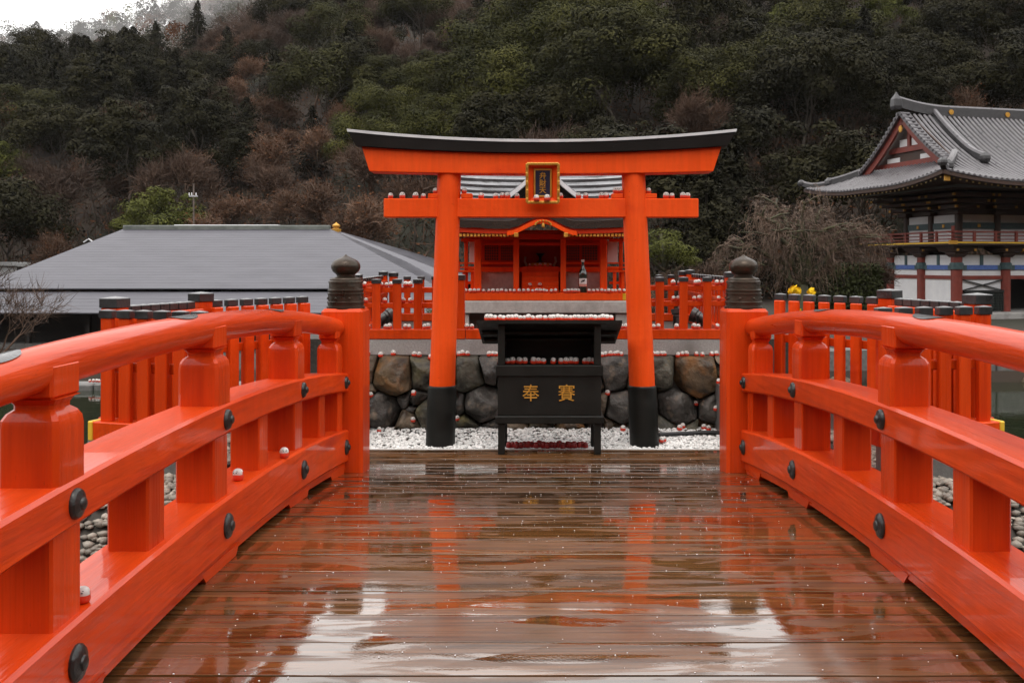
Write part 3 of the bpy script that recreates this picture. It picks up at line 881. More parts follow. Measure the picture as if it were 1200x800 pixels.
# ------------------------------------------------------------------ fences
def fence(name, label, p0, p1, ztop, zbase, n, group=None, pw=.085, post0=True, post1=True, gap=None, rails=(.14, .29), post_ends=.05, bottom=(.0, .10), inner=1, brass=None, post_w=.105, back=False):
    """pickets with black caps standing on a bottom rail, two rails behind them"""
    p0, p1 = Vector((p0[0], p0[1], 0)), Vector((p1[0], p1[1], 0))
    d = p1 - p0; Ln = d.length; d.normalize(); nrm = Vector((-d.y, d.x, 0)) * inner
    ang = math.atan2(d.y, d.x)
    root = empty(name, ((p0.x + p1.x) / 2, (p0.y + p1.y) / 2, zbase), label, 'fence', group)

    def bx(x0, x1, y0, y1, z0, z1, ch=.005):
        M = Matrix.Translation((p0.x, p0.y, 0)) @ Matrix.Rotation(ang, 4, 'Z')
        q = MB(); q.box(x0, x1, y0 * 1, y1 * 1, z0, z1, ch=ch, M=M); return q
    zr0, zr1 = zbase + bottom[0], zbase + bottom[1]
    bx(-.06, Ln + .06, -.065, .065, zr0, zr1).build('bottom_rail', VERM, root)
    iy = .045 * inner
    for r in rails:
        for seg in ([(0, Ln)] if not gap else [(0, gap[0]), (gap[1], Ln)]):
            bx(seg[0], seg[1], min(iy - .016, iy + .016), max(iy - .016, iy + .016), ztop - r - .055, ztop - r).build('rail', VERM, root)
    if back:
        for k in range(n - 1):
            t = Ln * (k + .5) / (n - 1); w = pw / 2
            ya_ = .064 * inner; yb_ = .098 * inner
            bx(t - w, t + w, min(ya_, yb_), max(ya_, yb_), zr1 - .03, ztop - .045).build('rear_picket', VERM, root)
    for k in range(n):
        t = Ln * k / (n - 1)
        if gap and gap[0] + .01 < t < gap[1] - .01:
            continue
        end = (k == 0 and post0) or (k == n - 1 and post1)
        w = (post_w if end else pw) / 2
        zt = ztop + (post_ends if end else 0)
        yo = 0 if end else -.012 * inner
        cz = .046 if not end else .056
        pk = bx(t - w, t + w, yo - w * .55 if not end else -w, yo + w * .3 if not end else w, zr1 - .002, zt - cz).build('post' if end else 'picket', VERM_P, root)
        ww = w + .006
        q = bx(t - ww, t + ww, yo - (w * .55 if not end else w) - .006, yo + (w * .3 if not end else w) + .006, zt - cz, zt - .003, ch=.003)
        M = Matrix.Translation((p0.x, p0.y, 0)) @ Matrix.Rotation(ang, 4, 'Z')
        c = M @ Vector((t, yo, zt + .006))
        x0_, x1_ = t - ww, t + ww; y0_ = yo - (w * .55 if not end else w) - .006; y1_ = yo + (w * .3 if not end else w) + .006
        tp = [(x0_ + .003, y0_ + .003, zt - .0025), (x1_ - .003, y0_ + .003, zt - .0025), (x1_ - .003, y1_ - .003, zt - .0025), (x0_ + .003, y1_ - .003, zt - .0025), (t, (y0_ + y1_) / 2, zt + (.008 if end else .003))]
        q.add([tuple(M @ Vector(v)) for v in tp], [(0, 1, 4), (1, 2, 4), (2, 3, 4), (3, 0, 4)], 1)
        q.build('cap', [CAP_M, CAP_TOP], pk)
    if brass:
        for e in brass:
            x = -.0605 if e == 0 else Ln + .0605
            bx(min(x, x + (-.03 if e == 0 else .03)), max(x, x + (-.03 if e == 0 else .03)), -.068, .068, zr0 - .003, zr1 + .003).build('end_plate', BRASS, root)
    return root


# front fence on the wall, one each side of the opening
m = MB()
for k in range(4):
    m = MB(); m.box(-2.0 + k * 1.0 + .003, -1.0 + k * 1.0 - .003, 9.80, 9.955, .762, .922, ch=.006)
    cop = m.build('coping_stone', GRANITE, wall)
fence('picket_fence', 'orange picket fence on the wall left of the shrine', (-1.90, 9.86), (-.84, 9.86), 1.535, .926, 6, 'fences on the stone wall', rails=(.085, .245), post_ends=.045)
fence('picket_fence', 'orange picket fence on the wall right of the shrine', (.96, 9.86), (1.93, 9.86), 1.555, .926, 5, 'fences on the stone wall', rails=(.085, .245), post_ends=.05, post0=False)
m = MB(); m.box(-.775, .895, 9.80, 9.92, .926, 1.026, ch=.005)
tag(m.build('sill_beam', VERM), 'orange beam lying on the coping in front of the shrine', 'beam')
fence('side_fence', 'orange side fence receding behind the left picket fence', (-1.92, 9.98), (-2.12, 12.9), 1.535, .92, 16, 'side fences of the shrine terrace', rails=(.07, .22), inner=-1)
fence('side_fence', 'orange side fence receding behind the right picket fence', (1.95, 9.98), (1.98, 12.9), 1.555, .92, 16, 'side fences of the shrine terrace', rails=(.07, .22), inner=1)
fence('rear_fence', 'orange rear fence between the grey hall and the shrine', (-2.0, 13.0), (-1.25, 13.0), 1.52, .92, 5, 'rear fences of the shrine terrace', rails=(.16, .32))
fence('rear_fence', 'orange rear fence right of the shrine before the brown thicket', (1.25, 13.0), (1.9, 13.0), 1.54, .92, 5, 'rear fences of the shrine terrace', rails=(.16, .32))
# wing fences beside the bridge
for s, side in ((-1, 'left'), (1, 'right')):
    k = 1.0 if s < 0 else 1.02
    zt = 1.455 if s < 0 else 1.475
    fence('wing_fence', 'orange fence joining the %s bridge end post, black caps in a row' % side, (s * 1.74, 7.05), (s * 2.22 * k, 6.28), zt, .74, 8, 'wing fences beside the bridge', post0=False, inner=-s, post_w=.105, pw=.074, back=True)
    fence('wing_fence', 'short orange fence running toward the camera %s of the bridge' % side, (s * 2.23 * k, 6.13), (s * 2.40 * k, 5.42), zt, .74, 9, 'wing fences beside the bridge', post0=False, post1=True, inner=-s, pw=.07, back=True)
    fence('wing_fence', 'nearest orange fence with wide slats %s of the bridge' % side, (s * 2.36 * k, 5.27), (s * 1.80, 5.10), zt - .01, .74, 6, 'wing fences beside the bridge', post0=False, post1=False, inner=-s, brass=[0], pw=.075, back=True)
    for a, b in (((s * 1.8, 7.05), (s * 2.27 * k, 6.2)), ((s * 2.27 * k, 6.2), (s * 2.43 * k, 5.3)), ((s * 2.43 * k, 5.25), (s * 1.8, 5.08))):
        d = Vector((b[0] - a[0], b[1] - a[1], 0)); ang = math.atan2(d.y, d.x)
        m = MB(); m.box(0, d.length, -.08, .08, .3, .738, ch=.01, M=Matrix.Translation((a[0], a[1], 0)) @ Matrix.Rotation(ang, 4, 'Z'))
        m.build('plinth', CONC, kind='structure')


# ------------------------------------------------------------------ lettering
def text_mesh(name, body, size, depth, material, parent, loc, rot, bold=.0):
    """raised characters, centred on loc, as a real mesh"""
    cu = bpy.data.curves.new(name, 'FONT')
    cu.body = body; cu.size = size; cu.extrude = depth; cu.align_x = 'CENTER'; cu.align_y = 'CENTER'; cu.offset = bold
    cu.resolution_u = 3
    tmp = bpy.data.objects.new(name, cu); col.objects.link(tmp)
    dg = bpy.context.evaluated_depsgraph_get()
    me = bpy.data.meshes.new_from_object(tmp.evaluated_get(dg))
    bpy.data.objects.remove(tmp); bpy.data.curves.remove(cu)
    # centre on the glyph's own box
    if len(me.vertices):
        co = np.empty(len(me.vertices) * 3, np.float32); me.vertices.foreach_get('co', co); co = co.reshape(-1, 3)
        c = (co.max(0) + co.min(0)) / 2; co[:, :2] -= c[:2]
        me.vertices.foreach_set('co', co.ravel()); me.update()
    me.materials.clear(); me.materials.append(material)
    o = bpy.data.objects.new(name, me); col.objects.link(o)
    o.parent = parent; o.location = loc; o.rotation_euler = rot
    return o


# ------------------------------------------------------------------ torii
TY = 8.98
torii = empty('torii_gate', (0, TY, 0), 'vermilion torii gate with black lintel, black-sleeved pillars and gold-framed plaque', 'gate')
for xb, xt, nm in ((-.946, -.862, 'left'), (.956, .852, 'right')):
    m = MB()
    rs = []
    for t in np.linspace(.12, 1, 9):
        r = .123 - .013 * t; x = xb + (xt - xb) * t
        rs.append([(x + r * math.cos(a), TY + r * math.sin(a), 2.53 * t) for a in np.linspace(0, 2 * math.pi, 33)[:-1]])
    m.rings(rs); pil = m.build('pillar', VERM_T, torii, smooth=60)
    m = MB(); rs = []
    for z, r in ((-.02, .137), (.0, .137), (.54, .133), (.555, .131), (.562, .124)):
        x = xb + (xt - xb) * (z / 2.53)
        rs.append([(x + r * math.cos(a), TY + r * math.sin(a), z) for a in np.linspace(0, 2 * math.pi, 33)[:-1]])
    m.rings(rs); m.build('sleeve', BLACK_M, pil, smooth=40)


def beam_curve(x0t, x1t, x0b, x1b, zt, zb, yd, n=28):
    """upward-curving beam: top edge zt(u), bottom edge zb(u), u in -1..1, slanted ends"""
    q = MB(); rs = []
    for i in range(n + 1):
        u = -1 + 2 * i / n
        xt = (x0t + x1t) / 2 + u * (x1t - x0t) / 2; xb = (x0b + x1b) / 2 + u * (x1b - x0b) / 2
        rs.append([(xb, TY - yd, zb(u)), (xb, TY + yd, zb(u)), (xt, TY + yd, zt(u)), (xt, TY - yd, zt(u))])
    return q.rings(rs)


m = beam_curve(-1.655, 1.650, -1.585, 1.575, lambda u: 2.705 + .062 * u * u, lambda u: 2.518 + .022 * u * u, .125)
m.build('lower_lintel', VERM_T, torii, bev=.006)
m = beam_curve(-1.775, 1.775, -1.70, 1.695, lambda u: 2.802 + .095 * u * u, lambda u: 2.7065 + .062 * u * u, .165)
m.build('upper_lintel', BLACK, torii, bev=.005)
m = beam_curve(-1.783, 1.783, -1.777, 1.777, lambda u: 2.829 + .095 * u * u, lambda u: 2.8035 + .095 * u * u, .172)
m.build('top_flashing', ZINC, torii)
m = MB(); m.box(-1.464, 1.450, TY - .062, TY + .062, 2.120, 2.296, ch=.008); m.build('tie_beam', VERM_T, torii)
for xa, xb in ((-1.055, -.957), (-.75, -.645), (.645, .752), (.957, 1.065)):
    m = MB(); m.box(xa, xb, TY - .055, TY + .055, 2.2965, 2.342, ch=.006); m.build('wedge', VERM_T, torii)

# plaque, tilted forward
pq = empty('plaque', (0.008, TY - .16, 2.43), None, None)
pq.parent = torii; pq.location = (0.008, -.150, 2.432); pq.rotation_euler = (R(8), 0, 0)
m = MB(); m.box(-.068, .068, -.012, .012, -.115, .115); plate = m.build('plaque_panel', NAVY, pq, local=True)
m = MB()
W, Hh, w, h = .143, .175, .080, .128
outer = [(-W, -Hh), (W, -Hh), (W, Hh), (-W, Hh)]; inn = [(-w, -h), (w, -h), (w, h), (-w, h)]
vs = [(x, -.05, z) for x, z in outer] + [(x, .0, z) for x, z in inn] + [(x, -.02, z) for x, z in outer] + [(x, .02, z) for x, z in inn]
fs = []
for i in range(4):
    j = (i + 1) % 4
    fs += [(i, j, 4 + j, 4 + i), (8 + i, 12 + i, 12 + j, 8 + j), (i, 8 + i, 8 + j, j), (4 + i, 4 + j, 12 + j, 12 + i)]
m.add(vs, fs); m.build('flared_frame', VERM_T, pq, local=True)
m = MB()
for (xa, za), (xb, zb) in zip(outer, outer[1:] + outer[:1]):
    n = 9
    for k in range(n):
        t = (k + .5) / n
        x, z = xa + (xb - xa) * t, za + (zb - za) * t
        ln = math.hypot(xb - xa, zb - za) / n * .56
        hx = ln if abs(xb - xa) > .01 else .013; hz = ln if abs(zb - za) > .01 else .013
        q = .004 * ((k % 2) * 2 - 1)
        m.box(x - hx, x + hx, -.064 + q, -.036 + q, z - hz, z + hz, ch=.005)
m.build('gold_edge', GOLD, pq, local=True)
m = MB()
for x0, x1, z0, z1 in ((-.082, -.067, -.13, .13), (.067, .082, -.13, .13), (-.067, .067, .114, .13), (-.067, .067, -.13, -.114)):
    m.box(x0, x1, -.017, .004, z0, z1, ch=.002)
m.build('gold_border', GOLD, pq, local=True)
for ch_, z in (('弁', .068), ('財', .0), ('天', -.066)):
    text_mesh('character', ch_, .066, .003, GOLD, pq, (0, -.0155, z), (R(90), 0, 0), bold=.0008)

# ------------------------------------------------------------------ offertory box
BX, BY = .066, 8.34
box = empty('offertory_box', (BX, BY, .04), 'black wooden offertory box on legs with gold characters and sloping roof', 'offertory box')
bx0, bx1 = BX - .448, BX + .448
m = MB(); m.box(bx0, bx1, BY, BY + .60, .379, .722, ch=.004); m.build('chest', BLACK_M, box)
m = MB(); m.box(bx0 - .022, bx1 + .022, BY - .022, BY + .62, .312, .378, ch=.006); m.build('base_ledge', BLACK_M, box)
m = MB()
for a, b, c, d in ((bx0 - .016, bx1 + .016, BY - .016, BY + .03), (bx0 - .016, bx1 + .016, BY + .56, BY + .612), (bx0 - .016, bx0 + .03, BY + .031, BY + .559), (bx1 - .03, bx1 + .016, BY + .031, BY + .559)):
    m.box(a, b, c, d, .7225, .815, ch=.004)
m.build('rim', BLACK_M, box)
m = MB(); m.box(bx0 + .031, bx1 - .031, BY + .031, BY + .559, .7225, .765); m.build('tray', BLACK_M, box)
for k in range(7):
    m = MB(); m.box(bx0 + .032, bx1 - .032, BY + .06 + k * .07, BY + .08 + k * .07, .770, .795, ch=.003); m.build('slat', BLACK_M, box)
m = MB(); m.box(bx0 + .02, bx1 - .02, BY + .57, BY + .60, .816, 1.01); m.build('back_panel', BLACK_M, box)
for xx in (bx0 + .002, bx1 - .062):
    m = MB(); m.box(xx, xx + .06, BY + .0, BY + .05, .816, 1.16, ch=.004); m.build('roof_post', BLACK_M, box)
    m = MB(); pl = [(BY + .052, .816), (BY + .60, .816), (BY + .60, 1.205 - .307 * .66 - .03), (BY + .052, 1.205 - .307 * .112 - .03)]
    m.add([(xx + .008, a_, b_) for a_, b_ in pl] + [(xx + .052, a_, b_) for a_, b_ in pl], [(3, 2, 1, 0), (4, 5, 6, 7), (0, 1, 5, 4), (1, 2, 6, 5), (2, 3, 7, 6), (3, 0, 4, 7)]); m.build('side_panel', BLACK_M, box)
m = MB()
zf, zk = 1.207, .968
ya, yb = BY - .06, BY + .72
vs = []
for hw, y, z in ((.625, ya, zf), (.622, yb, zk)):
    for sx in (-1, 1):
        for dz in (0, -.028):
            vs.append((BX + sx * hw, y, z + dz))
m.add(vs, [(0, 4, 6, 2), (1, 3, 7, 5), (0, 2, 3, 1), (4, 5, 7, 6), (0, 1, 5, 4), (2, 6, 7, 3)])
roof = m.build('roof', BLACK_M, box)
for t in (.35, .7):
    m = MB(); y = ya + (yb - ya) * t; z = zf + (zk - zf) * t - .030
    m.box(BX - .60, BX + .60, y - .02, y + .02, z - .028, z, ch=.003); m.build('batten', BLACK_M, roof)
for sx in (bx0 + .002, bx1 - .062):
    m = MB(); m.box(sx, sx + .060, BY + .002, BY + .062, .040, .311, ch=.004); m.build('leg', BLACK_M, box)
    m = MB(); m.box(sx, sx + .060, BY + .54, BY + .598, -.005, .311, ch=.004); m.build('leg', BLACK_M, box)
for ch_, px in (('奉', 622), ('賽', 664)):
    c = at(px, 460, BY)
    text_mesh('character', ch_, .155, .004, GOLD, box, (c.x - BX, -.0035, c.z - .04), (R(90), 0, 0), bold=.0)

# ------------------------------------------------------------------ shrine
SY = 11.6
shrine = empty('shrine', (0, SY, .92), 'small vermilion shrine building with curved gable and grey board roof', 'shrine')
mpp = SY / FPX
m = MB(); m.box(-1.03, 1.05, SY - .25, SY + 1.35, 1.105, 1.252, ch=.01); m.build('stone_slab', PALE_ST, shrine)
m = MB(); m.box(-.92, .94, SY - .02, SY + 1.2, .90, 1.104); m.build('stone_footing', CONC, shrine)
for xx in (-.99, .87):
    m = MB(); m.box(xx, xx + .13, SY - .22, SY - .05, .90, 1.1045, ch=.006); m.build('stone_pier', PALE_ST, shrine)
m = MB(); m.box(-1.0, 1.03, SY - .2, SY + 1.25, 1.256, 1.345, ch=.006); m.build('floor_frame', VERM_T, shrine)
for xx in (-1.012, .955):
    m = MB(); m.box(xx, xx + .085, SY - .206, SY - .12, 1.262, 1.339, ch=.003); m.build('corner_plate', BRASS, shrine)


def X(px, Y=SY): return (px - 635) / FPX * Y
def Z(py, Y=SY): return EYE - (py - 308) / FPX * Y


for px, w in ((560, .042), (605, .034), (660, .034), (707, .042)):
    m = MB(); m.box(X(px) - w, X(px) + w, SY - .03, SY + .04, 1.3455, Z(280), ch=.008); m.build('pillar', VERM_T, shrine)
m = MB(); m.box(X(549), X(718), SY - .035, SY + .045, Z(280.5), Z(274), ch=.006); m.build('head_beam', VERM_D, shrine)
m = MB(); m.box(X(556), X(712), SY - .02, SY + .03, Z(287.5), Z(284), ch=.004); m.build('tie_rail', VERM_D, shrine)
# walls behind
RW = SY + .42
m = MB(); m.box(X(556, RW), X(608, RW), RW, RW + .04, 1.3455, Z(316, RW)); m.build('lower_panel', PALE_ST, shrine)
m = MB(); m.box(X(658, RW), X(712, RW), RW, RW + .04, 1.3455, Z(316, RW)); m.build('lower_panel', PALE_ST, shrine)
m = MB(); m.box(X(545, RW), X(728, RW), RW - .03, RW + .05, Z(318.5, RW), Z(313, RW), ch=.004); m.build('veranda_beam', VERM_T, shrine)
for a, b in ((556, 608), (658, 712)):
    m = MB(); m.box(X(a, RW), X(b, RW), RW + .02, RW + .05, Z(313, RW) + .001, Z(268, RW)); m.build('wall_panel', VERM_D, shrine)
    m = MB(); m.box(X(a, RW), X(b, RW), RW - .02, RW + .018, Z(309.5, RW), Z(307, RW)); m.build('railing', VERM_T, shrine)
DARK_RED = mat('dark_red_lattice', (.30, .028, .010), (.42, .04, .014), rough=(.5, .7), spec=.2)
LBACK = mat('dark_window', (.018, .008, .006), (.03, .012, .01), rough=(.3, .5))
for a, b in ((568, 584), (587, 601), (664, 679), (682, 700)):
    m = MB(); m.box(X(a, RW), X(b, RW), RW + .004, RW + .018, Z(305, RW), Z(286, RW)); wn_ = m.build('lattice_window', LBACK, shrine)
    m = MB()
    for t in np.linspace(0, 1, 7):
        x = X(a, RW) + (X(b, RW) - X(a, RW)) * t
        m.box(x - .004, x + .004, RW - .006, RW + .003, Z(305, RW), Z(286, RW))
    for t in np.linspace(0, 1, 7):
        z = Z(305, RW) + (Z(286, RW) - Z(305, RW)) * t
        m.box(X(a, RW), X(b, RW), RW - .010, RW - .0065, z - .004, z + .004)
    m.build('lattice', DARK_RED, wn_)
# altar recess and steps in the middle bay
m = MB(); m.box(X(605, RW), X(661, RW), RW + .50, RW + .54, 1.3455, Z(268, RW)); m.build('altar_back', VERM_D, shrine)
m = MB()
for xx in (X(606, RW), X(659, RW)):
    m.box(xx - .012, xx + .012, RW + .055, RW + .499, 1.3455, Z(268, RW))
m.build('altar_side', DARK_RED, shrine)
for k in range(5):
    z0 = 1.3455 + k * .062
    m = MB(); m.box(X(611), X(655), SY + .10 + k * .07, SY + .172 + k * .07 if k < 4 else SY + .58, z0 if k == 0 else z0 - .01, z0 + .060, ch=.004); m.build('step', VERM_T, shrine)
for s in (-1, 1):
    m = MB(); xx = X(633) + s * .29
    m.sweep([(xx, SY + .06, 1.42), (xx, SY + .25, 1.56), (xx, SY + .42, 1.70)], sec_rect(.035, .05, .004)); m.build('stair_rail', VERM_T, shrine)
m = MB(); m.box(X(622), X(645), SY + .72, SY + .80, 1.66, 1.70); m.build('altar_table', GOLD, shrine)
m = MB(); m.lathe([(.05, 0), (.05, .01), (.015, .03), (.02, .08), (.06, .12), (.001, .125)], 12, (X(633), SY + .76, 1.70)); m.build('altar_mirror_stand', BRONZE, shrine, smooth=True)
for s in (-1, 1):
    m = MB(); m.sweep([(X(633) + s * .17, SY + .76, 1.66), (X(633) + s * .2, SY + .76, 1.72), (X(633) + s * .19, SY + .76, 1.78)], [(-.006, -.015), (.006, -.015), (.006, .015), (-.006, .015)])
    m.build('paper_streamer', PAPER, shrine)
# side wings: white wall, thin posts, veranda railing
for s in (-1, 1):
    xo = .02
    m = MB(); m.box(min(s * .80, s * .93) + xo, max(s * .80, s * .93) + xo, SY + .48, SY + .52, Z(308), Z(281)); m.build('white_wall', WHITE, shrine)
    m = MB(); m.box(s * .94 - .022 + xo, s * .94 + .022 + xo, SY + .10, SY + .15, 1.3455, Z(278), ch=.004); m.build('thin_post', VERM_T, shrine)
    m = MB(); m.box(min(s * .80, s * 1.0) + xo, max(s * .80, s * 1.0) + xo, SY + .06, SY + .16, Z(283), Z(279), ch=.004); m.build('bracket_arm', VERM_T, shrine)
    m = MB(); m.box(min(s * .78, s * 1.06) + xo, max(s * .78, s * 1.06) + xo, SY + .02, SY + .62, Z(319), Z(317), ch=.003); m.build('veranda_floor', VERM_T, shrine)
    for zz in (308, 313):
        m = MB(); m.box(min(s * .78, s * 1.02) + xo, max(s * .78, s * 1.02) + xo, SY + .045, SY + .07, Z(zz + 1), Z(zz - .6)); m.build('railing', VERM_T, shrine)
    m = MB(); m.box(s * 1.03 - .018 + xo, s * 1.03 + .018 + xo, SY + .04, SY + .08, Z(317), Z(306), ch=.003); np_ = m.build('newel_post', VERM_T, shrine)
    m = MB(); m.lathe([(.016, 0), (.012, .01), (.017, .03), (.012, .045), (.001, .06)], 10, (s * 1.03 + xo, SY + .06, Z(306))); m.build('gold_finial', GOLD, np_, smooth=True)
    for px_s in (.86, .96):
        m = MB(); m.box(s * px_s - .02 + xo, s * px_s + .02 + xo, SY + .05, SY + .10, 1.3455, Z(319.2), ch=.003); m.build('veranda_post', VERM_T, shrine)
    m = MB(); m.box(min(s * .80, s * .98) + xo, max(s * .80, s * .98) + xo, SY + .105, SY + .13, Z(333), Z(330)); m.build('cross_rail', VERM_T, shrine)
# roof
RX = 1.22
EY = 11.05                                    # eave line
def roof_pt(t):                               # t 0 at the eave, 1 at the ridge
    y = EY + 1.55 * t
    z = 2.175 + .92 * (.55 * t + .45 * t * t)
    return y, z
def kara(x):                                  # the wave of the curved gable at the eave
    u = abs(x) / .40
    return .135 * (.5 + .5 * math.cos(math.pi * min(u, 1.0))) if u < 1 else 0.0
m = MB(); rs = []
nxs = 40
for (dy, dz) in ((0, -.035), (0, -.002), (.02, .012)):
    pass
for j in range(nxs + 1):                      # eave board, rising over the middle bay
    x = -RX + 2 * RX * j / nxs
    z = 2.175 + kara(x) + .05 * (abs(x) / RX) ** 3
    rs.append([(x, EY - .03, z - .085), (x, EY - .05, z), (x, EY + .25, z + .09), (x, EY + .25, z - .04)])
m.rings(rs); m.build('eave_edge', mat('dark_bark_roof_edge', (.025, .018, .013), (.05, .035, .025), scale=20, rough=(.7, .9), bump=.4, bscale=60), shrine)
NR = 12
for k in range(NR):
    t0, t1 = k / NR, (k + 1) / NR
    y0, z0 = roof_pt(t0); y1, z1 = roof_pt(t1)
    m = MB(); rs = []
    for j in range(nxs + 1):
        x = -RX + 2 * RX * j / nxs
        kz = kara(x) * max(0, 1 - t0 * 2.2); kz1 = kara(x) * max(0, 1 - t1 * 2.2)
        up = .05 * (abs(x) / RX) ** 3
        jg = rnd.uniform(-.004, .004)
        rs.append([(x, y0 - .03 + jg, z0 + kz + up + .006), (x, y0 - .03 + jg, z0 + kz + up + .044), (x, y1 + .004, z1 + kz1 + up + .022), (x, y1 + .004, z1 + kz1 + up + .002)])
    m.rings(rs)
    for fi_ in range(0, nxs * 4, 4): m.mi[fi_] = 1
    m.build('roof_course', [COPPER, TILE_D], shrine)
m = MB(); m.box(-RX - .03, RX + .03, EY + 1.50, EY + 1.72, 3.08, 3.20, ch=.02); m.build('ridge', TILE_D, shrine)
m = MB(); rs = []
for y, z in [(EY + 1.56, 3.10), (EY + 2.3, 2.66), (EY + 3.0, 2.35)]:
    rs.append([(-RX, y, z), (RX, y, z), (RX, y + .01, z - .05), (-RX, y + .01, z - .05)])
m.rings(rs); m.build('rear_roof', TILE_D, shrine)
# triangular dormer gable on the roof
GYf = EY + .42
for s in (-1, 1):
    m = MB(); pts = []
    for t in np.linspace(0, 1, 10):
        x = s * .47 * t; z = 2.86 - .42 * (1.25 * t - .25 * t * t)
        pts.append((x + .015, GYf, z))
    m.sweep(pts, [(-.06, -.022), (.10, -.022), (.10, .022), (-.06, .022)] if s > 0 else [(-.10, -.022), (.06, -.022), (.06, .022), (-.10, .022)])
    gb = m.build('gable_edge', ZINC, shrine)
    m = MB(); rs = []
    for t in np.linspace(0, 1, 10):
        x = s * .52 * t; z = 2.885 - .42 * (1.2 * t - .2 * t * t)
        rs.append([(x + .015, GYf + .06, z), (x + .015, GYf + .95, z + .02), (x + .015, GYf + .95, z - .03), (x + .015, GYf + .06, z - .03)])
    m.rings(rs); m.build('gable_roof', COPPER, shrine)
    m = MB(); pts = [(p[0] * .93, p[1] + .03, p[2] - .045) for p in pts]
    m.sweep(pts, [(-.02, -.035), (.02, -.035), (.02, .03), (-.02, .03)]); m.build('bargeboard', BLACK_M, shrine)
m = MB(); m.add([(-.42, GYf + .06, 2.44), (.45, GYf + .06, 2.44), (.015, GYf + .06, 2.82), (-.42, GYf + .12, 2.44), (.45, GYf + .12, 2.44), (.015, GYf + .12, 2.82)], [(0, 1, 2), (5, 4, 3), (0, 3, 4, 1), (1, 4, 5, 2), (2, 5, 3, 0)])
m.build('gable_infill', BLACK_M, shrine)
# red bargeboard of the curved gable and rafters with gold tips
m = MB(); rs = []
for j in range(nxs + 1):
    x = -RX + .1 + (2 * RX - .2) * j / nxs
    z = 2.088 + kara(x) + .04 * (abs(x) / RX) ** 3
    th = .055 + .02 * (kara(x) > .01)
    rs.append([(x, EY + .0, z - th), (x, EY + .0, z), (x, EY + .05, z), (x, EY + .05, z - th)])
m.rings(rs); m.build('eave_fascia', VERM_D, shrine)
m = MB(); rs = []
for j in range(17):
    x = -.40 + .8 * j / 16
    z = 2.075 + kara(x)
    rs.append([(x, EY - .022, z - .06), (x, EY - .022, z - .01), (x, EY - .003, z - .01), (x, EY - .003, z - .06)])
m.rings(rs); m.build('curved_bargeboard', VERM_T, shrine)
m = MB()
for px in np.linspace(532, 604, 18).tolist() + np.linspace(667, 738, 18).tolist():
    x = X(px, EY + .1); m.box(x - .013, x + .013, EY + .02, EY + .45, 2.005, 2.031)
o = m.build('rafters', VERM_D, shrine, kind='stuff')
m = MB()
for px in np.linspace(532, 604, 18).tolist() + np.linspace(667, 738, 18).tolist():
    x = X(px, EY + .1); m.box(x - .014, x + .014, EY + .012, EY + .0195, 2.003, 2.033)
m.build('rafter_tips', GOLD, shrine, kind='stuff')
for px in (605, 663):
    x = X(px, EY + .05); m = MB(); m.box(x - .025, x + .025, EY - .03, EY + .01, 1.995, 2.045, ch=.004); m.build('gold_fitting', GOLD, shrine)
m = MB()
for j in range(9):
    a = math.pi * j / 8
    c = (.015 + .09 * math.cos(a), EY - .035, 2.135 + .045 * math.sin(a))
    m.lathe([(.001, -.012), (.012, -.006), (.012, .006), (.001, .012)], 8, c)
m.lathe([(.001, -.03), (.018, -.02), (.02, .0), (.012, .025), (.001, .03)], 10, (.015, EY - .03, 2.13))
m.build('gold_gable_ornament', GOLD, shrine, smooth=True)
m = MB(); m.box(-1.15, 1.17, EY + .35, SY + 1.4, 2.05, 2.07); m.build('soffit', DARK_RED, shrine)
for px in (560, 605, 660, 707):
    m = MB(); m.sq_lathe([(.03, 0), (.045, .03), (.055, .035), (.075, .065), (.075, .085)], (X(px), SY, Z(274)), ch=.1); m.build('bracket', VERM_D, shrine)

# ------------------------------------------------------------------ bottle, floodlights, hose
bc = Vector((X(683, SY - .12), SY - .12, 1.3455))
bottle = empty('sake_bottle', bc, 'tall dark glass sake bottle with pink and white label on the shrine floor', 'bottle')
m = MB(); m.lathe([(.050, 0), (.053, .006), (.053, .21), (.050, .235), (.036, .27), (.020, .305), (.0155, .33), (.015, .375), (.018, .377), (.018, .392), (.001, .393)], 24, bc); m.build('glass', GLASS_D, bottle, smooth=30)
m = MB(); m.lathe([(.0192, .366), (.0192, .394), (.001, .3955)], 16, bc); m.build('stopper', DOLL_W, bottle, smooth=40)


def arc_label(name, mt, z0, z1, r):
    q = MB(); rs = []
    for a in np.linspace(-2.6, -.54, 12):
        rs.append([(bc.x + r * math.cos(a), bc.y + r * math.sin(a), bc.z + z) for z in (z0, z1)])
    q.rings(rs, closed=False, cap=False); return q.build(name, mt, bottle, smooth='all')


arc_label('label', PAPER, .105, .17, .0537)
arc_label('lower_label', mat('pink_paper', (.62, .22, .17), (.7, .3, .24), scale=40, rough=(.6, .7)), .075, .1045, .0537)
m = MB()
for a, b, c, d in ((-.022, -.006, .125, .137), (-.004, .014, .132, .152), (.010, .022, .140, .158), (-.016, -.002, .142, .15)):
    m.box(bc.x + a, bc.x + b, bc.y - .0565, bc.y - .0535, bc.z + c, bc.z + d)
m.build('brush_mark', INK, bottle)


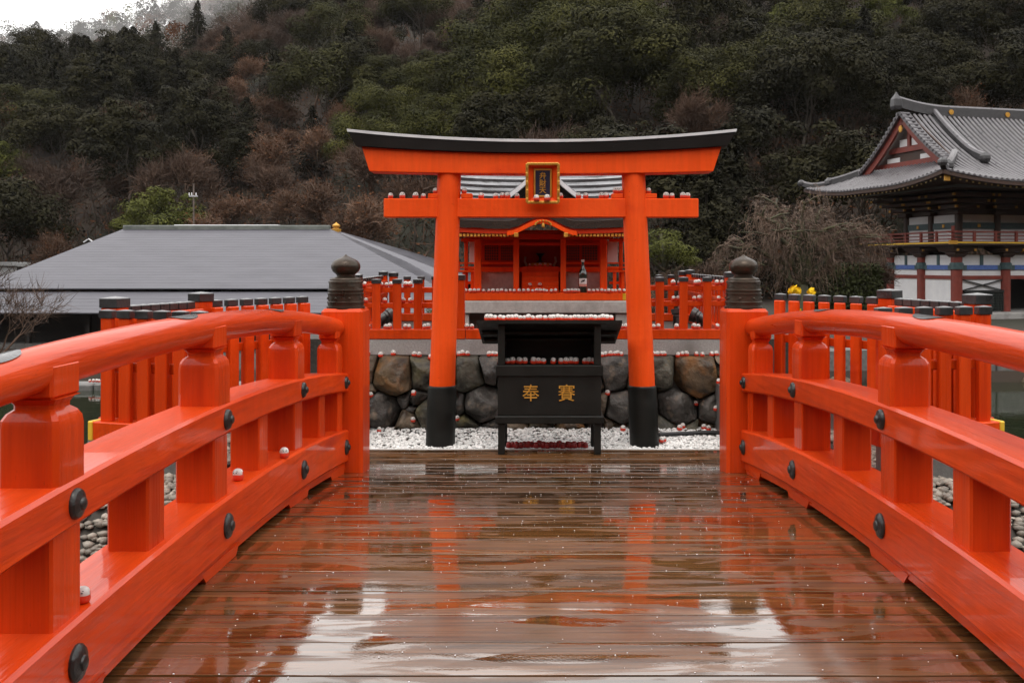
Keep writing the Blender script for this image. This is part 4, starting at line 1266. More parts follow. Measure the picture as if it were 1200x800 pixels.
def floodlight(x, y, z, rz, tilt, label):
    t = empty('floodlight', (x, y, z), label, 'floodlight', 'floodlights behind the picket fence', rz=rz)
    M = Matrix.Translation((0, 0, .2)) @ Matrix.Rotation(tilt, 4, 'X')
    q = MB(); q.lathe([(.04, -.12), (.055, -.11), (.055, .0), (.062, .005), (.062, .03), (.075, .04), (.082, .09), (.074, .092), (.06, .07), (.001, .068)], 20)
    q.v = [tuple(M @ Vector(p)) for p in q.v]; q.build('housing', mat('grey_black_metal', (.03, .03, .03), (.05, .05, .05), rough=(.3, .45)), t, smooth=35, local=True)
    q = MB(); q.tube([(0, 0, 0), (0, 0, .1)], .015, 8); q.build('stem', BLACK_M, t, local=True)
    q = MB(); q.box(-.07, .07, -.012, .012, .1, .115); q.box(-.075, -.065, -.012, .012, .1, .22); q.box(.065, .075, -.012, .012, .1, .22); q.build('yoke', BLACK_M, t, local=True)
    q = MB(); q.lathe([(.05, -.01), (.05, .012), (.02, .02)], 14); q.build('base', BLACK_M, t, local=True, smooth=True)
    return t


for px, rz, tl, lb in ((451, -1.0, -1.2, 'black floodlight behind the left picket fence, aimed at the shrine'), (796, .5, -.2, 'black floodlight nearer the pillar behind the right picket fence'), (820, 1.1, -1.2, 'grey floodlight nearer the end post behind the right picket fence')):
    floodlight(X(px, 10.35), 10.35, .915, rz, tl, lb)
hose = []
for t in np.linspace(0, 1, 18):
    px = 770 + t * 100; py = 513 - 6 * math.sin(min(t * 3.0, 1.57)) + 5 * t + 1.5 * math.sin(t * 7)
    p = at(px, py, 9.35); hose.append((p.x, 9.35 + .1 * math.sin(t * 2), max(p.z, .035)))
m = MB(); m.tube(hose, .022, 10); tag(m.build('hose', RUBBER, smooth='all'), 'black rubber hose lying on the white gravel by the right pillar', 'hose')

# ------------------------------------------------------------------ sleet grains lying on the deck
n = 520
sy = rng.uniform(3.1, 8.5, n); sx = rng.uniform(-1.4, 1.45, n)
sz = np.array([deck_z(v) for v in sy]) + .003
pebbles('sleet', np.stack([sx, sy, sz], -1), .0032, mat('ice_grain', (.8, .82, .85), (.9, .9, .92), rough=(.3, .4)), 'scattered white grains of sleet on the wet deck', 'sleet')

# ------------------------------------------------------------------ daruma dolls
def doll_mesh(name, red, back=False):
    n = 16
    prof = [(.012, 0), (.024, .003), (.0285, .012), (.029, .022), (.027, .030), (.0275, .034), (.026, .044), (.021, .053), (.012, .059), (.001, .061)]
    q = MB(); q.lathe(prof, n)
    for i, f in enumerate(q.f):
        c = sum((Vector(q.v[k]) for k in f), Vector()) / len(f)
        fr = math.atan2(-c.y, c.x)
        face = c.z > .026 and c.y < .004 and c.z < .0585
        q.mi[i] = 1 if ((face and c.z > .030) or c.z > .043) and not back else 0
    # eyes and brows
    for s in (-1, 1):
        for (x, z, r) in ((.008, .041, .0036), (.010, .048, .003)):
            yy = -math.sqrt(max(0, .0262 ** 2 - x * x)) - .0012 if z < .045 else -.0225
            q.add([(s * x - r, yy, z - r * .6), (s * x + r, yy, z - r * .6), (s * x + r, yy, z + r * .6), (s * x - r, yy, z + r * .6)], [(0, 1, 2, 3)], 2)
    q.add([(-.004, -.0282, .0325), (.004, -.0282, .0325), (.003, -.0285, .0345), (-.003, -.0285, .0345)], [(0, 1, 2, 3)], 0)
    me = bpy.data.meshes.new(name)
    me.from_pydata(q.v, [], q.f)
    for mm in (red, DOLL_W, INK): me.materials.append(mm)
    me.polygons.foreach_set('material_index', q.mi)
    me.polygons.foreach_set('use_smooth', [True] * len(me.polygons))
    return me


DOLL = doll_mesh('daruma_doll', RED_D)
DOLL_DK = doll_mesh('daruma_doll', RED_DK, True)


def doll(x, y, z, label, group=None, dk=False, sc=1.0, tip=0.0):
    s = sc * rnd.uniform(.80, 1.0)
    o = link('daruma_doll', DOLL_DK if dk else DOLL, (x, y, z), rot=(rnd.uniform(-.10, .10) + tip, rnd.uniform(-.14, .14), rnd.uniform(-1.0, 1.0)), sc=(s * rnd.uniform(.92, 1.05), s * rnd.uniform(.92, 1.05), s))
    return tag(o, label, 'doll', group)


for px in (458, 472, 487, 496):
    doll(X(px, TY), TY - .02, 2.297, 'small daruma doll on the left end of the torii tie beam', 'dolls on the left beam end')
for px in (512, 544):
    doll(X(px, TY) + (.0 if px > 520 else -.012), TY - .02, 2.343, 'small daruma doll on a wedge of the left torii pillar', 'dolls on the left wedges')
for px in (564, 581, 589, 595, 606):
    doll(X(px, TY), TY - .02, 2.297, 'small daruma doll on the tie beam between left pillar and plaque', 'dolls left of the plaque')
for px in (657, 678, 686, 705, 710):
    doll(X(px, TY), TY - .02, 2.297, 'small daruma doll on the tie beam between plaque and right pillar', 'dolls right of the plaque')
for px in (721, 727, 760):
    doll(X(px, TY), TY - .02, 2.343, 'small daruma doll on a wedge of the right torii pillar', 'dolls on the right wedges')
for px in (780, 787, 800, 805):
    doll(X(px, TY), TY - .02, 2.297, 'small daruma doll on the right end of the torii tie beam', 'dolls on the right beam end')
for px, sd_ in ((629, 'left'), (641.5, 'right')):
    o = doll(X(px, TY - .2), TY - .192, 2.262, 'daruma doll standing on the lower plaque frame, %s one' % sd_, sc=1.1)
for k in range(31):
    px = 571 + k * 4.85 + rnd.uniform(-.6, .6)
    doll(X(px, BY), BY - .03 + .006 * (k % 2), 1.200, 'daruma doll in the long row along the offertory box roof', 'dolls on the offertory box roof')
for px in (588, 595, 601, 608, 615, 625, 631, 637, 648, 657, 663, 669, 675, 685, 690, 696):
    doll(X(px, BY + .3), BY + .29, .7955, 'daruma doll in the shaded row inside the offertory box opening', 'dolls inside the offertory box', sc=1.1)
for k in range(21):
    px = 596 + k * 4.55 + rnd.uniform(-1, 1)
    doll(X(px, BY + .4), BY + .40 + rnd.uniform(-.03, .03), .024, 'deep red daruma doll in the row beneath the offertory box', 'dolls beneath the offertory box', dk=True, sc=1.1)
pxs = [541, 546, 551, 556, 561, 567, 573, 578, 583, 588, 593, 598, 603, 608, 614, 619, 624, 629, 633, 637, 641, 646, 651, 662, 666, 670, 674, 678, 690, 695, 700, 705, 709, 713, 717, 721, 726, 731]
for px in pxs:
    doll(X(px, SY - .18), SY - .185 + rnd.uniform(-.008, .012), 1.3455, 'daruma doll in the row along the front edge of the shrine floor', 'dolls on the shrine floor edge', sc=.9)
for px in (621, 627, 633, 639, 645):
    doll(X(px, SY + .42), SY + .42, 1.6545, 'tiny daruma doll on the top step before the altar', 'dolls on the top altar step', sc=.8)
doll(X(621, SY + .2), SY + .13, 1.407, 'single daruma doll low on the left of the altar steps')
doll(X(633, SY + .2), SY + .13, 1.407, 'single daruma doll low in the middle of the altar steps')
for px in (427, 447, 453, 459):
    doll(X(px, 9.92), 9.905, 1.451, 'daruma doll on the upper rail of the left picket fence', 'dolls on the left upper fence rail')
for px in (476, 481):
    doll(X(px, 9.92), 9.905, 1.451, 'daruma doll on the upper rail of the left picket fence', 'dolls on the left upper fence rail')
for px in (429, 451, 473, 481):
    doll(X(px, 9.92), 9.905, 1.291, 'daruma doll on the middle rail of the left picket fence', 'dolls on the left middle fence rail')
for px in (789, 796, 815, 819, 840, 846):
    doll(X(px, 9.92), 9.905, 1.471, 'daruma doll on the upper rail of the right picket fence', 'dolls on the right upper fence rail')
for px in (789, 794, 813, 819, 842):
    doll(X(px, 9.92), 9.905, 1.311, 'daruma doll on the middle rail of the right picket fence', 'dolls on the right middle fence rail')
for px in (428, 432, 452, 457, 475, 480, 498, 502, 541, 547, 553):
    doll(X(px, 9.84), 9.83, 1.027, 'daruma doll on the bottom rail left of the offertory box', 'dolls on the left bottom rail')
for px in (728, 733, 766, 771, 793, 813, 818, 840, 848):
    doll(X(px, 9.84), 9.83, 1.027, 'daruma doll on the bottom rail right of the offertory box', 'dolls on the right bottom rail')
dg = bpy.context.evaluated_depsgraph_get()


def drop(px, py, label, group, y_hint=9.68):
    """stand a doll on the stone that the photograph shows below it"""
    p = at(px, py, y_hint)
    best = None
    for yy in np.linspace(9.58, 9.80, 12):
        hit, loc, nrm, idx, ob, _ = scene.ray_cast(dg, Vector((p.x, yy, p.z + .10)), Vector((0, 0, -1)), distance=.35)
        if hit and nrm.z > .25 and (best is None or abs(loc.z - p.z) < abs(best.z - p.z)):
            best = loc.copy()
    if best is None: return
    doll(best.x, best.y, best.z - .004, label, group)


for px, py in ((429, 413), (444, 416), (459, 411), (484, 418), (490, 418), (503, 414), (537, 413), (541, 412), (547, 411), (573, 411), (577, 411), (581, 410)):
    drop(px, py, 'daruma doll on top of the stone wall left of the offertory box', 'dolls on the left wall top')
for px, py in ((706, 411), (711, 411), (716, 411), (721, 411), (725, 411), (729, 411), (767, 410), (771, 410), (776, 410), (780, 410), (796, 414), (801, 413), (806, 412), (818, 411), (824, 410), (836, 415), (842, 412), (851, 415)):
    drop(px, py, 'daruma doll on top of the stone wall right of the offertory box', 'dolls on the right wall top')
for px, py in ((485, 458), (435, 451), (428, 466), (484, 494), (536, 494), (538, 455)):
    drop(px, py, 'daruma doll perched between the stones left of the offertory box', 'dolls in the left wall face')
for px, py in ((712, 470), (729, 503), (838, 461), (850, 461), (840, 453), (818, 479), (795, 494), (800, 498), (824, 497), (829, 496)):
    drop(px, py, 'daruma doll perched between the stones right of the offertory box', 'dolls in the right wall face')
doll(X(444, 9.55), 9.55, .03, 'daruma doll on the gravel at the foot of the left wall')
doll(X(775, 9.0), 9.02, .02, 'daruma doll on the gravel beside the right torii pillar, nearer it', 'dolls beside the right pillar')
doll(X(779, 9.0), 9.06, .02, 'daruma doll on the gravel beside the right torii pillar, nearer it', 'dolls beside the right pillar')
doll(-1.425, 2.99, EYE - 1.038 - arch(2.99), 'daruma doll on the nearest lower rail of the left railing')
doll(-1.465, 4.65, EYE - 1.038 - arch(4.65), 'daruma doll on the lower rail of the left railing, middle one')
doll(-1.42, 5.32, EYE - 1.038 - arch(5.32), 'daruma doll farthest along the lower rail of the left railing')
for px in (104, 108, 112, 115):
    doll(X(px, 19), 19.05, -.655, 'tiny doll on the far pond kerb below the grey hall', 'dolls on the far pond kerb', sc=1.1)

# ------------------------------------------------------------------ grey hall on the left
HY = 55.0
hall = empty('hall', (-18, HY, -3.3), 'long low hall with wide grey hipped roof beyond the pond', 'building')
rl, rr_, zr = X(147, 63), X(385, 63), Z(268, 63)
el, er, ze = X(-93, HY), X(560, HY), Z(362, HY)


def hip_strip(t0, t1, dz, th=.10):
    q = MB()
    def ring(t, d):
        xl = el + (rl - el) * t; xr = er + (rr_ - er) * t
        yf = HY + 8 * t; yb = HY + 16 - 8 * t
        z = ze + (zr - ze) * t + d
        return [(xl, yf, z), (xr, yf, z), (xr, yb, z), (xl, yb, z)]
    q.rings([ring(t0, dz - th), ring(t0, dz + .007), ring(t1, dz), ring(t1, dz - th)], cap=False)
    return q


def slate_lines():
    m = SLATE.copy(); m.name = 'grey_batten_seam_roof'
    N, L = m.node_tree.nodes, m.node_tree.links
    b = N['Principled BSDF']
    tc = N.new('ShaderNodeTexCoord'); sp = N.new('ShaderNodeSeparateXYZ'); L.new(tc.outputs['Object'], sp.inputs[0])
    mt = N.new('ShaderNodeMath'); mt.operation = 'MULTIPLY'; mt.inputs[1].default_value = 5.2; L.new(sp.outputs['Z'], mt.inputs[0])
    fr = N.new('ShaderNodeMath'); fr.operation = 'FRACT'; L.new(mt.outputs[0], fr.inputs[0])
    bp = N.new('ShaderNodeBump'); bp.inputs['Strength'].default_value = .25; bp.inputs['Distance'].default_value = .05
    L.new(fr.outputs[0], bp.inputs['Height']); L.new(bp.outputs[0], b.inputs['Normal'])
    return m


SEAM = slate_lines()
NRW = 24
for k in range(NRW):
    t0 = .23 + .77 * k / NRW; t1 = .23 + .77 * (k + 1) / NRW
    hip_strip(t0 - .004, t1, .03 + .0 * k, th=.05).build('roof_course', SEAM, hall)
for k in range(6):
    hip_strip(.23 * k / 6 - .003, .23 * (k + 1) / 6, -.20, th=.05).build('roof_course', SEAM, hall)
m = MB(); m.box(rl - .1, rr_ + .1, 62.8, 63.3, zr - .1, zr + .22, ch=.04); rdg = m.build('ridge', mat('mossy_ridge', (.10, .11, .10), (.17, .18, .165), scale=2, rough=(.4, .6)), hall)
m = MB(); m.box(X(205, 63.5), X(327, 63.5), 63.31, 64.6, zr - .1, Z(263.5, 63.5), ch=.03); m.build('ridge_vent', ZINC, hall)
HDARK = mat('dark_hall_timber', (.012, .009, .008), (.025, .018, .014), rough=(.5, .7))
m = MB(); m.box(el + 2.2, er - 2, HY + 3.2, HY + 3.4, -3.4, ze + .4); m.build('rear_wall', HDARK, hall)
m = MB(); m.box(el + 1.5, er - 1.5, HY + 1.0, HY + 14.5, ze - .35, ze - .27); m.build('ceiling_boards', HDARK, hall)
for k in range(9):
    x = el + 1.8 + k * (er - el - 3.6) / 8
    m = MB(); m.box(x - .14, x + .14, HY + 1.4, HY + 1.68, -3.4, ze - .3); m.build('post', HDARK, hall)
m = MB(); m.box(el + 1.6, er - 1.6, HY + 1.2, HY + 2.2, -3.4, -3.0); m.build('plinth', CONC, hall)

pav = empty('pavilion', (-15, 71, -3), 'grey pyramid roof with gold finial behind the long hall', 'building')
ax, az = X(394, 71), Z(270, 71)
m = MB()
B = 11.5
m.add([(ax, 71, az), (ax - B, 71 - B * .62, az - 3.6), (ax + B * .9, 71 - B * .62, az - 3.6), (ax + B, 71 + B, az - 3.6), (ax - B, 71 + B, az - 3.6)], [(0, 1, 2), (0, 2, 3), (0, 3, 4), (0, 4, 1), (4, 3, 2, 1)])
m.build('roof', SLATE, pav)
m = MB(); m.lathe([(.35, -.2), (.38, .1), (.2, .14), (.18, .2), (.28, .26), (.3, .36), (.2, .46), (.05, .55), (.01, .62)], 16, (ax, 71, az)); m.build('finial', GOLD, pav, smooth=35)
m = MB(); m.box(ax - 8, ax + 8, 68, 77, -3.4, az - 3.2); m.build('wall', HDARK, pav)

for px0, px1, pt, pb, lb in ((-6, 20, 307, 320, 'small flat white building at the foot of the wood, far left'), (25, 43, 308, 322, 'white shed half hidden behind the hall roof, far left')):
    t = empty('white_building', (X(px0, 80), 80, -2), lb, 'building')
    m = MB(); m.box(X(px0, 80), X(px1, 80), 80, 84, -3.5, Z(pt + 5, 80)); wl_ = m.build('wall', TIN_W, t)
    m = MB(); m.box(X(px0, 80) - .2, X(px1, 80) + .2, 79.7, 84.3, Z(pt + 5, 80) + .002, Z(pt, 80), ch=.05); m.build('roof', TIN_W, t)
    m = MB(); m.box(X(px0, 80) + .4, X(px0, 80) + 1.0, 79.96, 79.998, -1.5, .3); m.build('window', GLASS_D, t)

pole = empty('utility_pole', (X(227, 70), 70, -3), 'thin utility pole with insulators above the hall ridge', 'pole')
m = MB(); m.tube([(X(227, 70), 70, -3.4), (X(227, 70), 70, Z(215, 70))], [.07, .05], 10)
m.build('mast', mat('grey_pole', (.10, .075, .06), (.16, .12, .10), rough=(.5, .7)), pole, smooth=True)
m = MB(); m.box(X(222, 70), X(232, 70), 69.9, 70.0, Z(230.5, 70), Z(229.5, 70)); arm = m.build('cross_arm', ZINC, pole)
for px in (222, 225, 230):
    m = MB(); m.lathe([(.03, 0), (.06, .03), (.04, .1), (.05, .13), (.02, .2)], 8, (X(px, 70), 69.95, Z(229, 70))); m.build('insulator', WHITE, arm)
ant = empty('roof_antenna', (X(103, 72), 72, 1), 'small antenna mast beside the left slope of the hall roof', 'antenna')
m = MB(); m.tube([(X(103, 72), 72, -3), (X(103, 72), 72, Z(270, 72))], .05, 6); m.build('mast', IRON, ant)
m = MB(); m.tube([(X(98, 72), 72, Z(284, 72)), (X(104, 72), 72, Z(280, 72)), (X(111, 72), 72, Z(285, 72))], .06, 6); m.build('bracket', ZINC, ant)

# ------------------------------------------------------------------ temple gate on the right (local axes: x along the front, y to the back)
GZ0 = -.72
gate = empty('temple_gate', (18.15, 42.2, GZ0), 'two-storey temple gate with grey tiled roof, white walls and red balcony', 'gate building', rz=R(15))


def gb(name, mt, parent=gate, **kw):
    q = MB()
    return q, (lambda: q.build(name, mt, parent, local=True, **kw))


def lbox(name, mt, x0, x1, y0, y1, z0, z1, ch=0.0, parent=gate):
    q = MB(); q.box(x0, x1, y0, y1, z0 - GZ0, z1 - GZ0, ch=ch)
    return q.build(name, mt, parent, local=True)


GXs, GYs = (0, 2.5, 6.5, 9.0), (0, 2.33, 4.65)
lbox('podium', GRANITE, -1.3, 10.3, -1.3, 5.95, -.9, -.45, .03)
for x in GXs:
    for y in GYs:
        if 0 < y < 4 and 0 < x < 9: continue
        q = MB(); q.lathe([(.24, -.45 - GZ0), (.24, 1.95 - GZ0)], 18, (x, y, 0)); cm = q.build('column', REDBR, gate, local=True, smooth=40)
        q = MB(); q.lathe([(.30, 1.42 - GZ0), (.30, 1.66 - GZ0), (.25, 1.72 - GZ0)], 14, (x, y, 0)); q.build('painted_collar', TEAL, cm, local=True)
        q = MB(); q.sq_lathe([(.22, 1.95), (.34, 2.08), (.34, 2.16), (.50, 2.20), (.62, 2.34), (.62, 2.42)], (x, y, -GZ0), ch=.05); q.build('bracket', SOFFIT, cm, local=True)
        for s in (-1, 1):
            q = MB(); q.box(x + s * .44 - .05, x + s * .44 + .05, y - .66, y - .62, 2.22 - GZ0, 2.32 - GZ0); q.build('gold_tip', GOLD, cm, local=True)


def facade(axis, a, b, c, panels=True, opening=False):
    """one bay of wall between columns at a and b; axis 'x' runs along the front at y=c, axis 'y' along the side at x=c"""
    def bb(name, mt, u0, u1, d0, d1, z0, z1):
        if axis == 'x': return lbox(name, mt, u0, u1, c + d0, c + d1, z0, z1)
        return lbox(name, mt, c + d0, c + d1, u0, u1, z0, z1)
    g = .2
    if not opening:
        bb('wall_panel', WHITE, a + g, b - g, -.03, .03, -.45, .98)
    bb('red_beam', REDBR, a + g, b - g, -.09, .09, .98, 1.14)
    bb('wall_panel', WHITE, a + g, b - g, -.03, .03, 1.141, 1.399)
    bb('blue_beam', BLUE, a + g + .25, b - g - .25, -.10, .10, 1.40, 1.60)
    for (u0, u1) in ((a + g, a + g + .249), (b - g - .249, b - g)):
        bb('beam_end', TEAL, u0, u1, -.105, .105, 1.398, 1.602)
    bb('wall_panel', WHITE, a + g, b - g, -.03, .03, 1.603, 2.05)
    mid = (a + b) / 2
    bb('strut', TEAL, mid - .08, mid + .08, -.07, .07, 1.603, 2.05)


facade('x', 0, 2.5, 0); facade('x', 6.5, 9.0, 0); facade('x', 2.5, 6.5, 0, opening=True)
facade('y', 0, 2.33, 0); facade('y', 2.33, 4.65, 0); facade('y', 0, 2.33, 9); facade('x', 0, 2.5, 4.65); facade('x', 6.5, 9, 4.65)
# lattice guard in the front bay
lbox('grille_back', INK, .24, 2.26, -.16, -.12, -.4, .42)
q = MB()
for k in range(17):
    u = .24 + 2.02 * k / 16
    q.box(u - .012, u + .012, -.20, -.165, -.4 - GZ0, .42 - GZ0)
for k in range(8):
    z = -.4 + .82 * k / 7
    q.box(.24, 2.26, -.225, -.2005, z - .012 - GZ0, z + .012 - GZ0)
q.build('grille', GREEN_D, gate, local=True)
lbox('grille_rail', INK, .22, 2.28, -.23, -.11, .421, .50)
for s in (0, 1):
    q = MB(); z0, z1 = (.50, .95) if s else (.95, .50)
    q.sweep([(.24, -.1 - .02 * s, z0 - GZ0), (2.26, -.1 - .02 * s, z1 - GZ0)], [(-.02, -.025), (.02, -.025), (.02, .025), (-.02, .025)]); q.build('cross_brace', INK, gate, local=True)
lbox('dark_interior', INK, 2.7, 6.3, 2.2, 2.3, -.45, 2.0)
lbox('balcony_soffit', SOFFIT, -.75, 9.75, -.75, 5.40, 2.425, 2.47)
lbox('balcony_floor', SOFFIT, -.95, 9.95, -.95, 5.60, 2.471, 2.54)
bal = lbox('balcony_edge', BRASS, -.97, 9.97, -.97, 5.62, 2.541, 2.60)
lbox('balcony_deck', REDBR, -.93, 9.93, -.93, 5.58, 2.601, 2.625)
for z in (2.72, 2.87, 3.03):
    h = .022 if z < 3 else .035
    lbox('balcony_rail', REDBR, -1.15, 10.15, -.90, -.84, z - h, z + h); lbox('balcony_rail', REDBR, -1.15, 10.15, 5.49, 5.55, z - h, z + h)
    lbox('balcony_rail', REDBR, -.90, -.84, -1.15, 5.8, z - h + .002, z + h + .002); lbox('balcony_rail', REDBR, 9.84, 9.90, -1.15, 5.8, z - h + .002, z + h + .002)
for x in np.linspace(-.87, 9.87, 11):
    lbox('balcony_post', REDBR, x - .05, x + .05, -.92, -.82, 2.626, 3.08 if 0 < x < 9 else 3.28)
for y in np.linspace(-.87, 5.52, 7)[1:]:
    lbox('balcony_post', REDBR, -.92, -.82, y - .05, y + .05, 2.626, 3.08 if y < 5 else 3.28)
for x, y in ((-.95, -.99), (9.95, -.99), (-.95, 5.64)):
    lbox('gold_corner', GOLD, x - .22, x + .22, y - .01, y + .01, 2.50, 2.66)
# upper storey
lbox('upper_core', SOFFIT, .55, 8.45, .55, 4.1, 2.626, 4.9)
for axis, a, b, c in [('x', .5, 2.5, .5), ('x', 2.5, 6.5, .5), ('x', 6.5, 8.5, .5), ('y', .5, 2.33, .5), ('y', 2.33, 4.15, .5)]:
    for z0, z1, mt, nm, d in ((2.65, 3.22, WHITE, 'upper_wall_panel', .02), (3.22, 3.5, TEAL, 'upper_beam', .07), (3.502, 3.85, WHITE, 'upper_wall_panel', .02)):
        if axis == 'x': lbox(nm, mt, a + .15, b - .15, c - d, c + .02, z0, z1)
        else: lbox(nm, mt, c - d, c + .02, a + .15, b - .15, z0, z1)
    mid = (a + b) / 2
    if axis == 'x':
        lbox('gold_fitting', GOLD, mid - .07, mid + .07, c - .10, c - .071, 3.29, 3.43)
    else:
        lbox('gold_fitting', GOLD, c - .10, c - .071, mid - .07, mid + .07, 3.29, 3.43)
for x in (.5, 2.5, 6.5, 8.5):
    for y in (.5, 2.33, 4.15):
        if .6 < x < 8 and .6 < y < 4: continue
        q = MB(); q.lathe([(.17, 2.626 - GZ0), (.17, 3.86 - GZ0)], 14, (x, y, 0)); cm = q.build('upper_column', SOFFIT, gate, local=True, smooth=40)
        for k, (z, w) in enumerate(((3.86, .30), (4.10, .55), (4.34, .85), (4.58, 1.15))):
            q = MB(); q.box(x - w, x + w, y - w, y + w, z - GZ0, z + .17 - GZ0, ch=.03); q.build('bracket_tier', SOFFIT, cm, local=True)
            if k:
                for sx, sy in ((-1, -1), (1, -1), (-1, 1)):
                    q = MB(); q.box(x + sx * w - .05, x + sx * w + .05, y + sy * w - .055, y + sy * w + .055, z + .03 - GZ0, z + .13 - GZ0)
                    q.build('gold_tip', GOLD, cm, local=True)
# name board
sb = lbox('name_board', WHITE, 3.75, 5.25, -.60, -.50, 3.72, 4.55)
text_mesh('character', '勝尾寺', .42, .01, INK, sb, (4.5, -.612, 4.13 - GZ0), (R(90), 0, 0), bold=.004)

# roof geometry
EX0, EX1, EY0, EY1, MIDY = -3.0, 12.0, -3.0, 7.65, 2.325
ZE, RISE, RUN = 5.02, 3.55, 5.325


def rise(s):
    u = s / RUN
    return RISE * (.50 * u + .50 * u * u)


def upturn(x, y):
    cx_ = max(0, 1 - min(x - EX0, EX1 - x) / 4.2); cy_ = max(0, 1 - min(y - EY0, EY1 - y) / 4.2)
    return .42 * (cx_ ** 2) * (cy_ ** 2)


def rz_front(x, y):
    s = min(y - EY0, EY1 - y)
    return ZE + rise(s) + upturn(x, y) - GZ0


def rz_side(x, y):
    s = min(x - EX0, EX1 - x)
    return ZE + rise(s) + upturn(x, y) - GZ0


GBX = -.65                                        # plane of the gable
VX = -1.15                                        # verge of the upper roof
def half_tube(q, pts, r, nrm_side):
    rs = []
    for p in pts:
        rs.append([(p[0] + nrm_side[0] * r * math.cos(a), p[1] + nrm_side[1] * r * math.cos(a), p[2] + r * math.sin(a)) for a in (0, .6, 1.2, 1.94, 2.54, 3.14)])
    q.rings(rs, closed=False, cap=True)


# tile bed surfaces
def bed(name, f, xa, xb, ya, yb, clip, n=26):
    q = MB(); g = {}
    xs = np.linspace(xa, xb, n); ys = np.linspace(ya, yb, n)
    for i, x in enumerate(xs):
        for j, y in enumerate(ys):
            g[i, j] = len(q.v); xx, yy = clip(x, y); q.v.append((xx, yy, f(xx, yy)))
    fs = []
    for i in range(n - 1):
        for j in range(n - 1):
            fs.append((g[i, j], g[i + 1, j], g[i + 1, j + 1], g[i, j + 1]))
    q.f = fs; q.mi = [0] * len(fs)
    return q


for yA, nm in ((EY0, 'f'), (EY1, 'b')):
    q = bed('x', rz_front, 0, 1, 0, 1, lambda u, v: (lambda y: (max(EX0 + abs(y - yA), VX) * (1 - u) + min(EX1 - abs(y - yA), 10.15) * u, y))(yA + (MIDY - yA) * v))
    q.build('roof_slope', TILE_D, gate, local=True, smooth='all')
for xA in (EX0, EX1):
    s = 1 if xA == EX0 else -1
    q = bed('x', rz_side, 0, 1, 0, 1, lambda u, v: (lambda d: (xA + s * d, (EY0 + d) * (1 - u) + (EY1 - d) * u))(2.6 * v))
    q.build('roof_skirt', TILE_D, gate, local=True, smooth='all')
# rows of round tiles
q = MB(); sp = .262
x = EX0 + .12
while x < EX1 - .1:
    d = min(x - EX0, EX1 - x)
    smax = RUN - .12 if (VX <= x <= 10.15) else d
    if smax > .25:
        n = max(3, int(smax / .5) + 2)
        pts = [(x, EY0 - .06 + (smax + .06) * t, rz_front(x, max(EY0, EY0 + smax * t)) + .015) for t in np.linspace(0, 1, n)]
        half_tube(q, pts, .084, (1, 0))
    x += sp
q.build('tile_rows', TILE, gate, local=True, kind='stuff', smooth=50)
q = MB(); y = EY0 + .12
while y < EY1 - .1:
    d = min(y - EY0, EY1 - y, 2.35)
    if d > .25:
        n = max(3, int(d / .5) + 2)
        pts = [(EX0 - .06 + (d + .06) * t, y, rz_side(max(EX0, EX0 + d * t), y) + .015) for t in np.linspace(0, 1, n)]
        half_tube(q, pts, .084, (0, -1))
    y += sp
q.build('side_tile_rows', TILE, gate, local=True, kind='stuff', smooth=50)
# eave boards, rafters with tips
q = MB()
loop = [(x, EY0, 0) for x in np.linspace(EX0, EX1, 31)]
rs = [[(x, EY0 - .02, rz_front(x, EY0) - .02), (x, EY0 - .02, rz_front(x, EY0) - .16), (x, EY0 + .15, rz_front(x, EY0) - .16), (x, EY0 + .15, rz_front(x, EY0) - .02)] for x in np.linspace(EX0, EX1, 41)]
q.rings(rs); q.build('eave_board', SOFFIT, gate, local=True)
q = MB(); rs = [[(EX0 - .02, y, rz_side(EX0, y) - .02), (EX0 - .02, y, rz_side(EX0, y) - .16), (EX0 + .15, y, rz_side(EX0, y) - .16), (EX0 + .15, y, rz_side(EX0, y) - .02)] for y in np.linspace(EY0, EY1, 33)]
q.rings(rs); q.build('eave_board', SOFFIT, gate, local=True)
q = MB(); qt = MB()
for x in np.arange(EX0 + .3, EX1 - .2, .30):
    z = rz_front(x, EY0) - .26; ye = EY0 + min(3.6, max(.4, min(x - EX0, EX1 - x) + .1)); dz_ = .45 * (ye - EY0) / 3.6
    q.add([(x - .05, EY0 + .12, z), (x + .05, EY0 + .12, z), (x + .05, ye, z + dz_), (x - .05, ye, z + dz_), (x - .05, EY0 + .12, z + .09), (x + .05, EY0 + .12, z + .09), (x + .05, ye, z + dz_ + .09), (x - .05, ye, z + dz_ + .09)],
          [(0, 3, 2, 1), (4, 5, 6, 7), (0, 1, 5, 4), (1, 2, 6, 5), (2, 3, 7, 6), (3, 0, 4, 7)])
    qt.box(x - .045, x + .045, EY0 + .10, EY0 + .117, z + .01, z + .08)
for y in np.arange(EY0 + .3, EY1 - .2, .30):
    z = rz_side(EX0, y) - .26; xe = EX0 + min(3.6, max(.4, min(y - EY0, EY1 - y) + .1)); dz_ = .45 * (xe - EX0) / 3.6
    q.add([(EX0 + .12, y - .05, z), (EX0 + .12, y + .05, z), (xe, y + .05, z + dz_), (xe, y - .05, z + dz_), (EX0 + .12, y - .05, z + .09), (EX0 + .12, y + .05, z + .09), (xe, y + .05, z + dz_ + .09), (xe, y - .05, z + dz_ + .09)],
          [(0, 1, 2, 3), (7, 6, 5, 4), (0, 4, 5, 1), (1, 5, 6, 2), (2, 6, 7, 3), (3, 7, 4, 0)])
    qt.box(EX0 + .10, EX0 + .117, y - .045, y + .045, z + .01, z + .08)
q.build('rafters', SOFFIT, gate, local=True, kind='stuff')
qt.build('rafter_tips', mat('dull_gold', (.30, .19, .06), (.4, .26, .08), rough=(.5, .6)), gate, local=True, kind='stuff')
